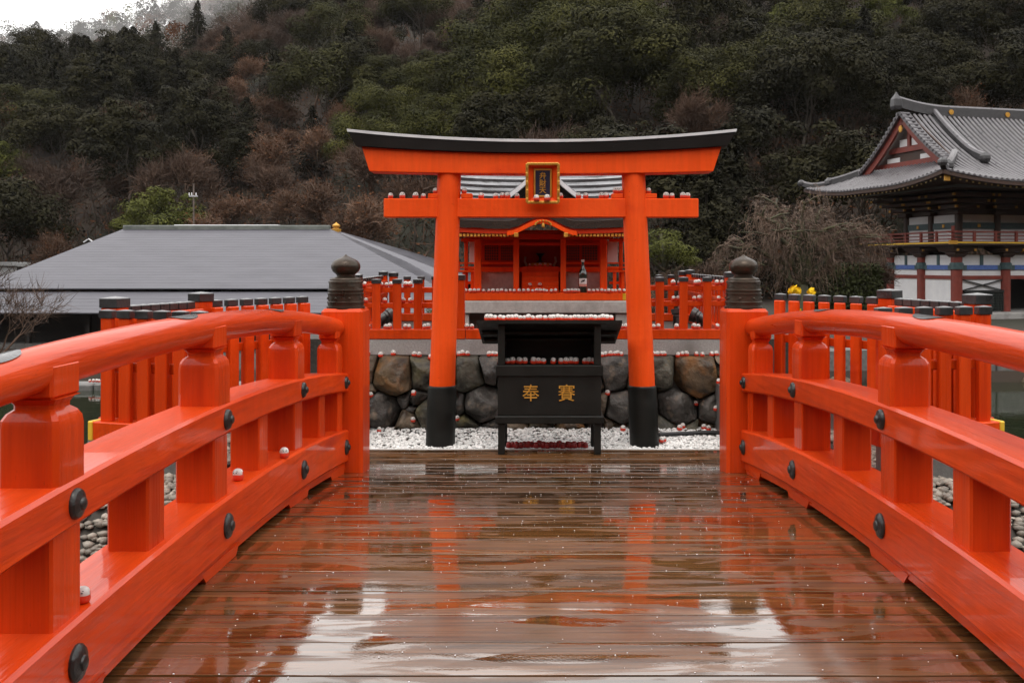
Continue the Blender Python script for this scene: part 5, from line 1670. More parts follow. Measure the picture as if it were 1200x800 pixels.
lbox('soffit_boards', SOFFIT, -.9, 9.9, -.9, 5.5, 4.86, 4.92)
lbox('gold_corner_cap', GOLD, EX0 + .16, EX0 + .42, EY0 + .10, EY0 + .16, 5.0, 5.3)
# main ridge, descending ridges, hip ridges
zr_ = ZE + RISE - GZ0
pts = [(x, MIDY, zr_ + .10 + .30 * max(0, (abs(x - 4.5) - 3.2) / 2.5) ** 2) for x in np.linspace(VX - .15, 10.3, 30)]
q = MB(); q.sweep(pts, [(-.17, -.2), (.17, -.2), (.15, .22), (-.15, .22)]); rdg = q.build('ridge', TILE_D, gate, local=True)
q = MB(); q.sweep([(a, b, c + .25) for a, b, c in pts], [(-.16, -.03), (.16, -.03), (.10, .06), (-.10, .06)]); q.build('ridge_cap', TILE, rdg, local=True)
for x in (1.4, 4.5, 7.6):
    q = MB(); q.lathe([(.001, -.02), (.12, -.02), (.12, .02), (.001, .02)], 16)
    q.v = [(p[0] + x, MIDY - .19 + p[2], zr_ + .10 + p[1] + .30 * max(0, (abs(x - 4.5) - 3.2) / 2.5) ** 2) for p in q.v]; q.build('gold_crest', GOLD, rdg, local=True)
q = MB(); q.sq_lathe([(.18, -.35), (.22, -.2), (.20, .12), (.12, .26), (.07, .34), (.02, .46)], (VX - .25, MIDY, pts[0][2] + .05), ch=.3); q.build('ridge_end_tile', TILE_D, rdg, local=True)


def ridge_run(pts, w, h, nm='hip_ridge', endz=True):
    q = MB(); q.sweep(pts, [(-w, -h), (w, -h), (w * .85, h), (-w * .85, h)]); o = q.build(nm, TILE_D, gate, local=True)
    q = MB(); q.sweep([(a, b, c + h + .03) for a, b, c in pts], [(-w, -.03), (w, -.03), (w * .55, .06), (-w * .55, .06)]); q.build('ridge_cap', TILE, o, local=True)
    e = pts[-1]
    q = MB(); q.sq_lathe([(w * 1.1, -h * 1.3), (w * 1.5, -h * .2), (w * 1.4, h * .8), (w * .5, h * 1.9)], e, ch=.3); q.build('end_tile', TILE_D, o, local=True)


for sgn, yA in ((1, EY0), (-1, EY1)):
    pts = []
    for t in np.linspace(0, 1, 12):
        s = RUN * (1 - t) + 1.9 * t
        y = yA + sgn * s
        pts.append((.55, y, rz_front(.55, y) + .13 + .16 * max(0, t - .75) / .25))
    ridge_run(pts, .13, .13, 'descending_ridge')
    # verge edge over the gable
    q = MB(); pv = []
    for t in np.linspace(0, 1, 12):
        s = RUN * (1 - t) + 2.1 * t; y = yA + sgn * s
        pv.append((VX, y, rz_front(VX, y) - .02))
    q.sweep(pv, [(-.10, -.06), (.10, -.06), (.10, .10), (-.10, .10)]); vg = q.build('verge', TILE, gate, local=True)
    q = MB()
    for t in np.linspace(.04, .98, 16):
        s = RUN * (1 - t) + 2.1 * t; y = yA + sgn * s
        q.lathe([(.075, -.02), (.085, .1), (.085, .46), (.001, .48)], 8)
        k0 = len(q.v) - 32
        for k in range(k0, k0 + 32):
            p = q.v[k]; q.v[k] = (VX - .12 + p[2], y + p[0], rz_front(VX, y) + .06 + p[1])
    q.build('verge_tiles', TILE, vg, local=True, kind='stuff')
    q = MB(); q.sweep([(VX + .10, p[1], p[2] - .26) for p in pv], [(-.05, -.17), (.05, -.17), (.05, .17), (-.05, .17)]); q.build('bargeboard', REDBR, gate, local=True)
    for two in ((0.0, 1.0), ):
        pts = []
        for t in np.linspace(0, 1, 14):
            d = 2.45 * (1 - t) - .10 * t
            x = EX0 + d; y = yA + sgn * d
            pts.append((x, y, rz_front(max(x, EX0), yA + sgn * max(d, 0)) + .14 + .30 * max(0, t - .8) / .2 * (t - .8) / .2 * .6))
        ridge_run(pts[:9], .14, .15, 'hip_ridge')
        ridge_run([(a, b, c - .05) for a, b, c in pts[8:]], .11, .10, 'lower_hip_ridge')
# gable wall
q = MB()
zb = ZE + rise(2.2) - GZ0
hw = RUN - 2.2
q.add([(GBX, MIDY - hw, zb), (GBX, MIDY + hw, zb), (GBX, MIDY, zr_ - .1), (GBX + .1, MIDY - hw, zb), (GBX + .1, MIDY + hw, zb), (GBX + .1, MIDY, zr_ - .1)], [(0, 1, 2), (5, 4, 3), (0, 3, 4, 1), (1, 4, 5, 2), (2, 5, 3, 0)])
q.build('gable_wall', SOFFIT, gate, local=True)
q = MB(); q.box(GBX - .09, GBX - .002, MIDY - 2.6, MIDY + 2.6, zb + .0, zb + .32); q.build('gable_beam', REDBR, gate, local=True)
q = MB(); q.box(GBX - .09, GBX - .002, MIDY - 1.5, MIDY + 1.5, zb + .75, zb + 1.0); q.build('gable_beam', REDBR, gate, local=True)
for y0, y1, z0, z1 in ((-1.7, -.75, .34, .55), (.75, 1.7, .34, .55), (-.75, -.14, 1.02, 1.35), (.14, .75, 1.02, 1.35)):
    q = MB(); q.box(GBX - .03, GBX - .001, MIDY + y0, MIDY + y1, zb + z0, zb + z1); q.build('gable_panel', WHITE, gate, local=True)
q = MB(); q.box(GBX - .11, GBX - .003, MIDY - .09, MIDY + .09, zb + 1.001, zb + 2.0); q.build('gable_strut', REDBR, gate, local=True)
q = MB(); q.lathe([(.001, -.06), (.12, -.05), (.13, .05), (.001, .08)], 8)
q.v = [(VX - .02 + p[2] * .5, MIDY + p[0], zr_ - .75 + p[1] * 1.3) for p in q.v]; q.build('gable_pendant', GOLD, gate, local=True)


# ------------------------------------------------------------------ vegetation
def unit(v):
    return v / np.maximum(np.linalg.norm(v, axis=-1, keepdims=True), 1e-9)


def leaf_quads(P, N, size, asp=.55, jit=.9, droop=0.0):
    n = len(P)
    N = unit(N + rng.normal(0, jit, (n, 3)) * .5)
    t = unit(np.cross(N, rng.normal(0, 1, (n, 3))))
    if droop:
        t = unit(t + np.array([0, 0, -droop]))
    b = np.cross(N, t)
    s = (size * rng.uniform(.6, 1.3, n))[:, None]
    a, c = t * s * .5, b * s * .5 * asp
    V = np.stack([P - a, P + c * .9 - a * .1, P + a, P - c * .9 - a * .1], 1).reshape(-1, 3)
    F = np.arange(4 * n).reshape(n, 4)
    return V, F


def join(parts):
    Vs, Fs, o = [], [], 0
    for V, F in parts:
        Vs.append(V); Fs.append(F + o); o += len(V)
    return np.concatenate(Vs), np.concatenate(Fs)


def ribbons(A, B, w):
    """thin flat twigs from A to B"""
    n = len(A)
    d = unit(B - A); t = unit(np.cross(d, rng.normal(0, 1, (n, 3))))
    w = (np.asarray(w) * np.ones(n))[:, None]
    V = np.stack([A - t * w, A + t * w, B + t * w * .3, B - t * w * .3], 1).reshape(-1, 3)
    return V, np.arange(4 * n).reshape(n, 4)


def limb_tree(seed, H, spread, levels=4, lean=0.0, r0=None, split=(3, 4), trunk_frac=.3, upward=.55):
    """branch segments; returns list of (p0, p1, r0, r1, level)"""
    r = random.Random(seed)
    segs = []
    r0 = r0 or H * .022

    def grow(p, d, L, rad, lv):
        n = 3
        q = p
        for k in range(n):
            d2 = (d + Vector((r.gauss(0, .16), r.gauss(0, .16), r.gauss(0, .08) + .03))).normalized()
            e = q + d2 * (L / n)
            ra, rb = rad * (1 - .45 * k / n), rad * (1 - .45 * (k + 1) / n)
            segs.append((q, e, ra, rb, lv)); q = e; d = d2
            if lv > 0 and lv < levels and k == 1:
                sidep(q, d, L, rb, lv)
        if lv < levels:
            for k in range(r.randint(*split)):
                sidep(q, d, L, rad * .55, lv, True)

    def sidep(q, d, L, rad, lv, tip=False):
        a = Vector((r.gauss(0, 1), r.gauss(0, 1), r.gauss(0, .4)))
        a = (a - d * a.dot(d)).normalized()
        k = r.uniform(.45, .95) * spread
        nd = (d + a * k + Vector((0, 0, upward * .25))).normalized()
        grow(q, nd, L * r.uniform(.58, .8), rad * r.uniform(.55, .8), lv + 1)
    grow(Vector((0, 0, 0)), Vector((lean, 0, 1)).normalized(), H * trunk_frac, r0, 0)
    return segs


def tube_segs(segs, maxlevel, n=5):
    q = MB()
    for p0, p1, a, b, lv in segs:
        if lv <= maxlevel:
            q.tube([p0, p1], [a, b], n, cap=False)
    V = np.array(q.v); F = np.array(q.f)
    return V, F


# --- prototypes: (trunk mesh, crown mesh)
def proto_broad(seed, W, H, leafm, clumps=46, leaves=300, size=.24, rcs=(.09, .17)):
    r = np.random.default_rng(seed)
    parts = []
    top = H * .62
    segs = limb_tree(seed, H * .9, .8, levels=2, trunk_frac=.38)
    tv, tf = tube_segs(segs, 2, 6)
    for k in range(clumps):
        d = r.normal(0, 1, 3); d[2] = abs(d[2]) * 1.1 - .25; d /= np.linalg.norm(d)
        f = r.uniform(.62, 1.0)
        c = np.array([d[0] * W / 2 * f, d[1] * W / 2 * f, H * .58 + d[2] * H * .40 * f])
        rc = W * r.uniform(*rcs)
        dd = unit(r.normal(0, 1, (leaves, 3)) + np.array([0, 0, .55]))
        P = c + dd * rc * r.uniform(.7, 1.08, (leaves, 1)) * np.array([1, 1, .72])
        parts.append(leaf_quads(P, dd + np.array([0, 0, .35]), size, jit=.55))
    V, F = join(parts)
    return np_me('trunk', tv, tf, BARK, True), np_me('crown', V, F, leafm)


def proto_conifer(seed, W, H, leafm, n=26, size=.42):
    r = np.random.default_rng(seed)
    parts = []
    q = MB(); q.tube([(0, 0, 0), (.05, 0, H * .5), (0, .05, H * .97)], [H * .02, H * .013, .02], 7)
    for k in range(n):
        h = .16 + .84 * (k / n) ** .95
        R_ = W / 2 * (1 - h ** 1.5) ** .8 * r.uniform(.75, 1.2) + .15
        nb = int(5 + 6 * (1 - h))
        for j in range(nb):
            a = r.uniform(0, 6.28)
            L = R_ * r.uniform(.7, 1.15)
            m_ = int(26 + 44 * (1 - h))
            t = r.uniform(.15, 1, m_)
            wv = r.normal(0, .13, m_) * (.5 + t) * L * .8
            P = np.stack([np.cos(a) * t * L - np.sin(a) * wv, np.sin(a) * t * L + np.cos(a) * wv, H * h - .28 * L * t ** 1.6 + r.normal(0, .10, m_)], -1)
            N = np.tile(np.array([np.cos(a) * .5, np.sin(a) * .5, .9]), (m_, 1))
            parts.append(leaf_quads(P, N, size, asp=.5, droop=.35))
    V, F = join(parts)
    return np_me('trunk', np.array(q.v), np.array([f for f in q.f if len(f) == 4]), BARK, True), np_me('crown', V, F, leafm)


def proto_bare(seed, H, twigm, leafm=None, twigs=2600, spread=.85, nleaf=0, w=.016, tl=.75):
    segs = limb_tree(seed, H, spread, levels=4, trunk_frac=.26)
    tv, tf = tube_segs(segs, 3, 4)
    ends = [(np.array(p1), np.array(p1 - p0)) for p0, p1, a, b, lv in segs if lv >= 3]
    idx = rng.integers(0, len(ends), twigs)
    A = np.array([ends[i][0] for i in idx]); D = unit(np.array([ends[i][1] for i in idx]))
    A = A + rng.normal(0, .18, A.shape)
    B = A + unit(D + rng.normal(0, .55, D.shape) + np.array([0, 0, .15])) * rng.uniform(.35, 1.0, (twigs, 1)) * tl
    parts = [ribbons(A, B, w)]
    C = B + unit(rng.normal(0, 1, B.shape)) * rng.uniform(.2, .5, (twigs, 1)) * tl
    parts.append(ribbons(A * .4 + B * .6, C, w * .7))
    V, F = join(parts)
    mi = np.zeros(len(F), int)
    mats = [twigm]
    if nleaf:
        k = rng.integers(0, twigs, nleaf)
        P = B[k] + rng.normal(0, .3, (nleaf, 3))
        V2, F2 = leaf_quads(P, np.tile([0, 0, 1.], (nleaf, 1)), .20)
        F = np.concatenate([F, F2 + len(V)]); V = np.concatenate([V, V2]); mi = np.concatenate([mi, np.ones(nleaf, int)])
        mats.append(leafm)
    return np_me('trunk', tv, tf, TWIG_G if not leafm else BARK, True), np_me('crown', V, F, mats, mi=mi)


PROTO = {
    'big': [proto_broad(21, 9.0, 9.5, LEAF_BIG, 24, 820, .20, (.13, .20)), proto_broad(22, 10, 9, LEAF_BIG, 27, 820, .20, (.12, .19))],
    'evergreen': [proto_broad(1, 8.5, 9, LEAF_EV, 34, 560, .22, (.11, .19)), proto_broad(2, 9.5, 8.5, LEAF_EV, 38, 560, .22, (.10, .18)), proto_broad(3, 7.5, 10, LEAF_EV, 32, 560, .22, (.12, .20))],
    'dark': [proto_broad(4, 8, 9.5, LEAF_EV2, 52, 270, .25), proto_broad(5, 7, 10, LEAF_EV2, 50, 270, .25), proto_broad(6, 9, 8.5, LEAF_EV2, 58, 270, .25)],
    'conifer': [proto_conifer(7, 6.6, 11, LEAF_CO, 30, .30), proto_conifer(8, 7.2, 10, LEAF_CO, 28, .30), proto_conifer(9, 5.8, 11.5, LEAF_CO, 32, .30)],
    'bare': [proto_bare(10, 9, TWIG_G, twigs=1900, w=.026, tl=1.0), proto_bare(11, 8.5, TWIG_G, twigs=1900, spread=1.0, w=.026, tl=1.0), proto_bare(12, 9.5, TWIG_G, twigs=1900, w=.026, tl=1.0)],
    'rusty': [proto_bare(13, 8, TWIG_R, LEAF_RU, 1700, nleaf=1500, w=.024, tl=.9), proto_bare(14, 7.5, TWIG_R, LEAF_RU, 1700, nleaf=1200, spread=1.0, w=.024, tl=.9)],
    'light': [proto_broad(15, 7, 7.5, LEAF_YG, 44, 240, .22), proto_broad(16, 6, 7, LEAF_YG, 40, 240, .22)],
}
NAMES = {'evergreen': 'evergreen_tree', 'dark': 'dark_evergreen_tree', 'conifer': 'conifer_tree', 'bare': 'bare_tree', 'rusty': 'rusty_leaved_tree', 'light': 'light_green_tree'}
LABELS = {'evergreen': ('olive green domed evergreen tree on the hillside above the torii', 'olive evergreens on the hillside'),
          'dark': ('dark green broadleaf tree in the hillside wood', 'dark broadleaf trees on the hillside'),
          'conifer': ('dark pointed conifer in the hillside wood', 'conifers on the hillside'),
          'bare': ('bare grey brown tree in the hillside wood', 'bare trees on the hillside'),
          'rusty': ('bare tree with rusty brown twigs and leaves on the hillside', 'rusty trees on the hillside'),
          'light': ('yellow green leafy tree in the hillside wood', 'yellow green trees on the hillside')}


def plant(kind, x, y, sc, z=None, label=None, group=None, rz=None, name=None, k=None, cat='tree'):
    pr = PROTO[kind]
    tm, cm = pr[k if k is not None else rnd.randrange(len(pr))]
    z = float(terrain_h(x, y)) - .25 if z is None else z
    t = empty(name or NAMES[kind], (x, y, z), label or LABELS[kind][0], cat, group if label else LABELS[kind][1], rz=rnd.uniform(0, 6.28) if rz is None else rz)
    t.scale = (sc * rnd.uniform(.92, 1.1), sc * rnd.uniform(.92, 1.1), sc * rnd.uniform(.92, 1.12))
    link('trunk', tm, (0, 0, 0), t); link('crown', cm, (0, 0, 0), t)
    return t


LOOK = {'evergreen': 'olive green domed evergreen tree', 'dark': 'dark green broadleaf tree', 'conifer': 'dark pointed conifer', 'bare': 'bare grey brown tree',
        'rusty': 'bare tree with rusty twigs', 'light': 'yellow green leafy tree'}


def where(px, py):
    zone = ('at the far left edge' if px < 90 else 'above the hall roof, left half' if px < 230 else 'above the hall roof, right half' if px < 400
            else 'behind the torii, left arm' if px < 530 else 'behind the torii middle' if px < 740 else 'behind the torii, right arm' if px < 860
            else 'between torii and temple roof' if px < 1040 else 'behind the temple roof')
    band = 'low slope' if py > 190 else 'middle slope' if py > 80 else 'upper slope'
    return zone, band


def pick_kind(px, py):
    g = lambda a, b, c, d: math.exp(-((px - a) / c) ** 2 - ((py - b) / d) ** 2)
    w = {'evergreen': .8 * g(640, 120, 130, 80) + .6 * g(470, 120, 90, 70) + .7 * g(900, 60, 120, 70) + .08,
         'dark': .8 * g(950, 150, 220, 140) + .45 + .6 * g(760, 200, 120, 80),
         'conifer': 1.2 * g(120, 150, 200, 90) + .3 * g(1000, 60, 220, 90) + .15,
         'bare': 1.8 * g(430, 40, 150, 70) + 2.2 * g(640, -20, 260, 50) + .7 * g(800, 120, 90, 80) + .4 * g(100, 250, 200, 60) + .22,
         'rusty': 9.0 * g(375, 200, 95, 75) + .9 * g(150, 250, 180, 60) + .9 * g(840, 250, 80, 60) * 1.0 + .12,
         'light': .5 * g(440, 110, 70, 50) + .35 * g(270, 240, 90, 40) + .05}
    tot = sum(w.values()); u = rnd.random() * tot
    for kk, v in w.items():
        u -= v
        if u <= 0: return kk
    return 'dark'


spots, tries = [], 0
# the big rounded evergreens that rise right behind the torii
BIG = [(540, 150, 96, 1.15), (575, 110, 104, 1.35), (610, 150, 94, 1.25), (635, 85, 108, 1.55), (672, 130, 98, 1.4), (705, 95, 106, 1.45), (735, 145, 96, 1.2), (600, 60, 116, 1.4),
       (665, 50, 120, 1.4), (720, 50, 118, 1.3), (760, 105, 108, 1.15), (450, 120, 100, 1.1), (485, 155, 92, 1.0), (430, 160, 95, 1.0), (500, 95, 110, 1.1)]
for bpx, bpy_, bY, bs in BIG:
    bX = X(bpx, bY); spots.append((bX, bY))
BIGN = len(spots)
while tries < 30000:
    tries += 1
    y = 74 + (272 - 74) * rnd.random() ** .8
    x = rnd.uniform(-.66, .60) * y
    u = x / y
    if y < np.interp(u, [-.8, -.3, .15, .8], [76, 76, 66, 60]): continue
    if x > 8 and y < 64: continue
    dmin = 4.7 + .009 * (y - 74)
    if any((x - a) ** 2 + (y - b) ** 2 < (dmin * (1.45 if i_ < BIGN else 1)) ** 2 for i_, (a, b) in enumerate(spots)): continue
    spots.append((x, y))
for _ in range(600):      # the wooded foot of the slope right of the torii, in front of the main wood
    x = rnd.uniform(6, 34); y = rnd.uniform(56, 66)
    if x > 13 + (y - 56) * .2 and y < 60: continue
    if any((x - a) ** 2 + (y - b) ** 2 < 5.2 ** 2 for a, b in spots): continue
    spots.append((x, y))
cand = []
for x, y in spots[BIGN:]:
    z = float(terrain_h(x, y))
    py = 308 - (z + 6 - EYE) / y * FPX; px = 635 + x / y * FPX
    if px < -60 or px > 1260 or py < -75: continue
    cand.append((y, x, z, px, py))
cand.sort()
NEAR = cand[:285]
FAR = cand[285:]
for (bx_, by_), (bpx, bpy_, bY, bs) in zip(spots[:BIGN], BIG):
    plant('big', bx_, by_, bs, name='evergreen_tree', label='large domed olive evergreen %s, %s' % ('behind the left arm of the torii' if bpx < 520 else 'left of the plaque behind the torii' if bpx < 620 else 'right above the torii plaque' if bpx < 680 else 'behind the right pillar of the torii', 'upper one' if bpy_ < 80 else 'middle one' if bpy_ < 125 else 'lower one'), group='large evergreens behind the torii')
for y, x, z, px, py in NEAR:
    kd = pick_kind(px, py)
    sc = rnd.uniform(.84, 1.30) * {'evergreen': 1.08, 'bare': 1.05, 'conifer': .95}.get(kd, 1.0)
    zn, bd = where(px, py)
    plant(kd, x, y, sc, label='%s %s, %s' % (LOOK[kd], zn, bd), group='%ss %s, %s' % (LOOK[kd], zn, bd))
# the trees beyond stand as one mass along the top of the hill
FM = {'evergreen': LEAF_EV, 'dark': LEAF_EV2, 'conifer': LEAF_CO, 'bare': TWIG_G, 'rusty': LEAF_RU, 'light': LEAF_YG}
keys = list(FM)
parts, mis = [], []
for y, x, z, px, py in FAR:
    kd = pick_kind(px, py); r = rng
    n = 1000
    W, H = rnd.uniform(6.5, 9.5), rnd.uniform(8, 11.5)
    if kd == 'conifer':
        h = r.uniform(.12, 1, n) ** .9; a = r.uniform(0, 6.28, n); R_ = W * .48 * (1 - h ** 1.8) ** .7 * np.sqrt(r.uniform(.3, 1, n))
        P = np.stack([x + R_ * np.cos(a), y + R_ * np.sin(a), z + H * .95 * h], -1); N = np.stack([np.cos(a), np.sin(a), np.ones(n)], -1)
        parts.append(leaf_quads(P, N, .5))
    elif kd == 'bare':
        d = unit(r.normal(0, 1, (n, 3))); d[:, 2] = np.abs(d[:, 2])
        A = np.array([x, y, z + H * .3]) + d * np.array([W / 2, W / 2, H * .6]) * r.uniform(.35, .9, (n, 1))
        parts.append(ribbons(A, A + unit(d + r.normal(0, .5, (n, 3))) * 1.3, .035))
    else:
        ncl = 26; d = unit(r.normal(0, 1, (ncl, 3)) + np.array([0, 0, .4])); C = np.array([x, y, z + H * .55]) + d * np.array([W / 2, W / 2, H * .42]) * r.uniform(.6, 1, (ncl, 1))
        k = r.integers(0, ncl, n); dd = unit(r.normal(0, 1, (n, 3)) + np.array([0, 0, .5]))
        parts.append(leaf_quads(C[k] + dd * W * .14, dd, .5))
    mis.append(np.full(len(parts[-1][1]), keys.index(kd)))
if parts:
    V, F = join(parts)
    o = np_mesh('distant_wood', V, F, [FM[k] for k in keys], mi=np.concatenate(mis), kind='stuff')
    tag(o, 'mixed wood along the upper hillside and skyline', 'wood')

# undergrowth covering the slope between the trunks
n = 120000
uy = 60 + 200 * rng.random(n) ** 1.5; ux = rng.uniform(-.66, .62, n) * uy
keep = uy > np.interp(ux / uy, [-.8, -.3, .15, .8], [72, 72, 61, 58])
ux, uy = ux[keep], uy[keep]; n = len(ux)
P = np.stack([ux, uy, terrain_h(ux, uy) + rng.uniform(0, 2.0, n)], -1)
h = n // 2
V1, F1 = ribbons(P[:h], P[:h] + unit(rng.normal(0, .6, (h, 3)) + np.array([0, 0, .8])) * rng.uniform(.6, 2.2, (h, 1)), .04)
V2, F2 = leaf_quads(P[h:], np.tile([0, -.5, 1.], (n - h, 1)), .45)
kk = rng.integers(0, 3, n - h)
o = np_mesh('undergrowth', np.concatenate([V1, V2]), np.concatenate([F1, F2 + len(V1)]), [TWIG_G, LEAF_EV2, LEAF_RU, LEAF_CO],
            mi=np.concatenate([np.zeros(h, int), 1 + kk]), kind='stuff')
tag(o, 'brushwood and low undergrowth between the hillside trees', 'undergrowth')

# shrubs at the foot of the slope, behind the terrace
for (px, py, Y, kind, sc, lb) in (
        (775, 330, 27, 'rusty', .36, 'bare brown shrub behind the right picket fence, below the round pine'),
        (815, 332, 25, 'bare', .36, 'bare grey shrub behind the fence between pine and end post'),
        (850, 325, 29, 'rusty', .40, 'bare brown shrub behind the right end post finial'),
        (1012, 320, 37, 'bare', .42, 'bare grey shrub before the temple gate side wall'),
        (516, 262, 40, 'light', .42, 'yellow green shrub behind the left torii pillar'),
        (250, 250, 68, 'evergreen', .52, 'olive green tree behind the hall ridge by the pole'),
        (285, 250, 69, 'rusty', .95, 'rusty tree rising behind the middle of the hall ridge'),
        (400, 240, 76, 'rusty', 1.05, 'wide rusty tree behind the gold finial of the pavilion'),
        (340, 245, 74, 'rusty', 1.0, 'rusty tree behind the right half of the hall ridge')):
    x = X(px, Y)
    plant(kind, x, Y, sc, label=lb, cat='shrub' if sc < .5 else 'tree', name='shrub' if sc < .5 else NAMES[kind])

# round pine left of the weeping tree
pv = Vector((X(778, 30), 30, -.65))
pine = empty('pine_tree', pv, 'small clipped light green pine right of the torii pillar', 'tree')
m = MB(); m.tube([(pv.x - .1, 30, -.7), (pv.x + .1, 30, .8), (pv.x, 30, 1.8), (pv.x - .1, 30, 2.6)], [.12, .10, .08, .04], 8)
for dx, dz in ((-.5, 1.9), (.6, 1.7), (.2, 2.3)):
    m.tube([(pv.x + .05, 30, 1.4), (pv.x + dx * .6, 29.9, dz - .2), (pv.x + dx, 29.8, dz)], [.06, .04, .02], 6)
m.build('trunk', MOSSY, pine, smooth='all')
parts = []
for dx, dy, dz, rx, rz_ in ((-.05, 0, 2.50, .62, .28), (-.55, -.2, 2.1, .45, .2), (.50, -.2, 2.05, .55, .22), (.05, -.4, 2.2, .55, .25), (.8, .1, 1.75, .4, .16), (-.1, .3, 1.9, .6, .2)):
    n = 900; d = unit(rng.normal(0, 1, (n, 3)) + np.array([0, 0, .4]))
    P = np.array([pv.x + dx, 30 + dy, dz]) + d * np.array([rx, rx, rz_]) * rng.uniform(.75, 1.05, (n, 1))
    parts.append(leaf_quads(P, d + np.array([0, 0, .8]), .09, asp=.3))
V, F = join(parts); V = V - np.array(pv)
np_mesh('crown', V, F, LEAF_YG, pine)

# weeping bare tree
wy = 27.0
wb = Vector((X(936, wy), wy, -.62))
weep = empty('weeping_tree', wb, 'weeping bare tree with mossy trunk and drooping brown twigs before the gate', 'tree')
m = MB(); limbs = []
r = random.Random(5)
base = wb + Vector((0, 0, 0))
m.tube([base + Vector((0, 0, -.2)), base + Vector((.02, 0, .9)), base + Vector((.1, .05, 1.7))], [.26, .20, .17], 9)
fork = base + Vector((.1, .05, 1.65))
tips = [(-1.9, .1, 2.7), (-1.3, -.4, 3.7), (-.6, .4, 4.1), (.1, -.3, 4.05), (.8, .3, 3.9), (1.5, -.2, 3.3), (1.9, .3, 2.6), (-2.2, .4, 2.1), (-.9, -.6, 3.2), (.7, -.6, 3.3), (2.3, -.1, 3.1), (.2, .8, 3.6)]
for tx, ty, tz in tips:
    e = base + Vector((tx, ty, tz))
    pts = []
    for t in np.linspace(0, 1, 9):
        p = fork.lerp(e, t) + Vector((r.gauss(0, .05), r.gauss(0, .05), .45 * math.sin(math.pi * t) + r.gauss(0, .04)))
        pts.append(p)
    m.tube(pts, list(np.linspace(.11, .026, 9)), 6); limbs.append(pts)
    for k in (3, 4, 5, 6, 7):
        a = pts[k]; d = Vector((r.gauss(0, .7), r.gauss(0, .5), r.uniform(.0, .5)))
        pp = [a, a + d * .45, a + d * .8 + Vector((0, 0, -.1))]
        m.tube(pp, [.036, .024, .012], 4); limbs.append(pp)
m.build('trunk', MOSSY, weep, smooth='all')
starts = []
for pts in limbs:
    for a, b in zip(pts[1:], pts[2:]):
        for t in (0, .5): starts.append(np.array(a.lerp(b, t)))
starts = np.array(starts)
n = 2700
A = starts[rng.integers(0, len(starts), n)] + rng.normal(0, .12, (n, 3))
out = unit(np.concatenate([A[:, :2] - np.array([[base.x, base.y]]), np.zeros((n, 1))], 1))
L = rng.uniform(.2, .85, n)[:, None] * rng.uniform(.6, 1.3, n)[:, None]
parts = []
prev = A
for k in range(5):
    t = (k + 1) / 5
    Q = A + out * (L * .55 * np.sin(t * 1.5)) + rng.normal(0, .035, (n, 3)) + np.array([0, 0, 1.0]) * (L * (.22 * np.sin(t * 2.6) - .85 * t ** 2))
    parts.append(ribbons(prev, Q, .0105 - .0014 * k)); prev = Q
V, F = join(parts)
np_mesh('crown', V - np.array(wb), F, TWIG_W, weep)

# bare tree at the left edge
lt = empty('bare_tree', (X(-25, 15), 15, -.75), 'thin bare tree at the far left edge before the hall', 'tree')
segs = limb_tree(31, 2.9, .9, levels=4, trunk_frac=.3, r0=.05)
tv, tf = tube_segs(segs, 4, 4); np_mesh('trunk', tv, tf, TWIG_G, lt, True)
ends = [(np.array(p1), np.array(p1 - p0)) for p0, p1, a, b, lv in segs if lv >= 3]
idx = rng.integers(0, len(ends), 900); A = np.array([ends[i][0] for i in idx]); D = unit(np.array([ends[i][1] for i in idx]))
V, F = ribbons(A, A + unit(D + rng.normal(0, .5, D.shape)) * rng.uniform(.1, .35, (900, 1)), .004); np_mesh('crown', V, F, TWIG_G, lt)

# hedge before the gate, yellow flowers behind the right wing fence
n = 9000
hx0, hx1, hy0, hy1, hz0, hz1 = X(958, 34), X(1034, 34), 34, 36, -.8, Z(312, 34)
face = rng.integers(0, 3, n)
P = np.stack([rng.uniform(hx0, hx1, n), rng.uniform(hy0, hy1, n), rng.uniform(hz0, hz1, n)], -1)
P[face == 0, 1] = hy0; P[face == 1, 2] = hz1; P[face == 2, 0] = hx0
P = P + rng.normal(0, .05, P.shape)
N = np.zeros((n, 3)); N[face == 0, 1] = -1; N[face == 1, 2] = 1; N[face == 2, 0] = -1
V, F = leaf_quads(P, N, .15)
hd = np_mesh('hedge', V, F, LEAF_HE); tag(hd, 'clipped dark green hedge behind the weeping tree beside the gate', 'hedge')
m = MB(); m.box(hx0 + .1, hx1 - .1, hy0 + .1, hy1 - .1, hz0, hz1 - .12); m.build('hedge_core', EARTH, hd)
yf = Vector((X(935, 9.5), 9.5, .60))
fl = empty('yellow_flower_spray', yf, 'spray of bright yellow flowers behind the right wing fence', 'flowers')
m = MB(); m.tube([yf + Vector((0, 0, -.4)), yf + Vector((.02, 0, .5)), yf + Vector((-.03, 0, .85))], [.012, .01, .006], 6); m.build('stem', MOSSY, fl)
parts = []
for dx, dz, rr2, n in ((-.03, .83, .06, 60), (-.05, .74, .045, 40), (.13, .80, .05, 24), (.0, .64, .03, 14)):
    d = unit(rng.normal(0, 1, (n, 3)))
    parts.append(leaf_quads(np.array([yf.x + dx, yf.y, yf.z + dz]) + d * rr2 * rng.uniform(.4, 1, (n, 1)), d, .055, asp=.7))
V, F = join(parts); np_mesh('petals', V - np.array(yf), F, LEAF_YE, fl, kind='stuff')

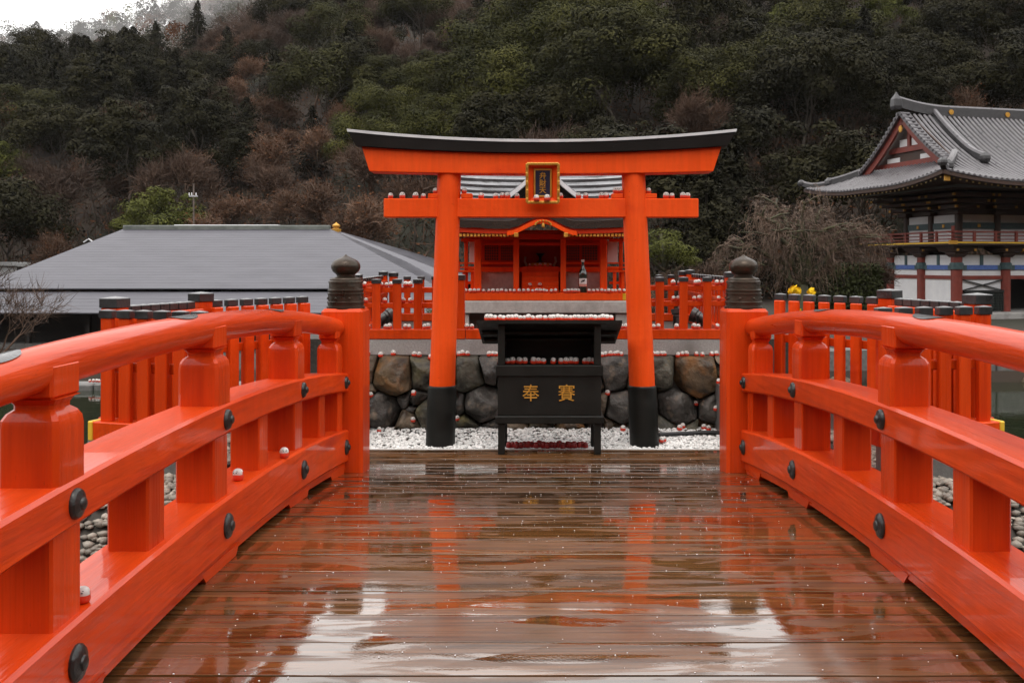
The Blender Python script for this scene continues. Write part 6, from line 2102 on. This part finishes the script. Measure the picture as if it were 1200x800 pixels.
# ------------------------------------------------------------------ damp air
m = MB(); m.box(-460, 460, -240, 460, -6.5, 190)
hz = bpy.data.meshes.new('haze'); hz.from_pydata(m.v, [], m.f)
hm = bpy.data.materials.new('damp_air'); hm.use_nodes = True
hn = hm.node_tree.nodes; hn.clear()
ho = hn.new('ShaderNodeOutputMaterial'); hv = hn.new('ShaderNodeVolumePrincipled')
hv.inputs['Color'].default_value = (.92, .92, .95, 1); hv.inputs['Density'].default_value = .00007; hv.inputs['Anisotropy'].default_value = .2
hm.node_tree.links.new(hv.outputs[0], ho.inputs['Volume'])
hz.materials.append(hm)
hob = bpy.data.objects.new('haze', hz); col.objects.link(hob); hob['kind'] = 'stuff'

# a bank of mist drifting over the upper left of the hill
mc = at(225, 42, 205)
ms = bpy.data.meshes.new('mist')
ms.from_pydata([tuple(v) for v in (ICO2_V * np.array([75, 30, 30]))], [], [tuple(f) for f in ICO2_F.tolist()])
mm_ = bpy.data.materials.new('drifting_mist'); mm_.use_nodes = True
N = mm_.node_tree.nodes; L = mm_.node_tree.links; N.clear()
mo = N.new('ShaderNodeOutputMaterial'); mv = N.new('ShaderNodeVolumePrincipled'); mv.inputs['Color'].default_value = (.93, .92, .92, 1)
tc = N.new('ShaderNodeTexCoord'); mp = N.new('ShaderNodeMapping'); mp.inputs['Scale'].default_value = (1 / 73, 1 / 29, 1 / 29)
gr = N.new('ShaderNodeTexGradient'); gr.gradient_type = 'SPHERICAL'
L.new(tc.outputs['Object'], mp.inputs['Vector']); L.new(mp.outputs[0], gr.inputs['Vector'])
nn = N.new('ShaderNodeTexNoise'); nn.inputs['Scale'].default_value = .05; nn.inputs['Detail'].default_value = 3; L.new(tc.outputs['Object'], nn.inputs['Vector'])
r_ = N.new('ShaderNodeMapRange'); r_.inputs[1].default_value = .35; r_.inputs[2].default_value = .7; L.new(nn.outputs['Fac'], r_.inputs[0])
mu1 = N.new('ShaderNodeMath'); mu1.operation = 'MULTIPLY'; L.new(gr.outputs['Fac'], mu1.inputs[0]); L.new(r_.outputs[0], mu1.inputs[1])
mu2 = N.new('ShaderNodeMath'); mu2.operation = 'MULTIPLY'; mu2.inputs[1].default_value = .03; L.new(mu1.outputs[0], mu2.inputs[0]); L.new(mu2.outputs[0], mv.inputs['Density'])
L.new(mv.outputs[0], mo.inputs['Volume']); ms.materials.append(mm_)
mob = bpy.data.objects.new('mist', ms); col.objects.link(mob); mob.location = mc; tag(mob, 'pale mist drifting over the upper left hillside', 'mist', kind='stuff')
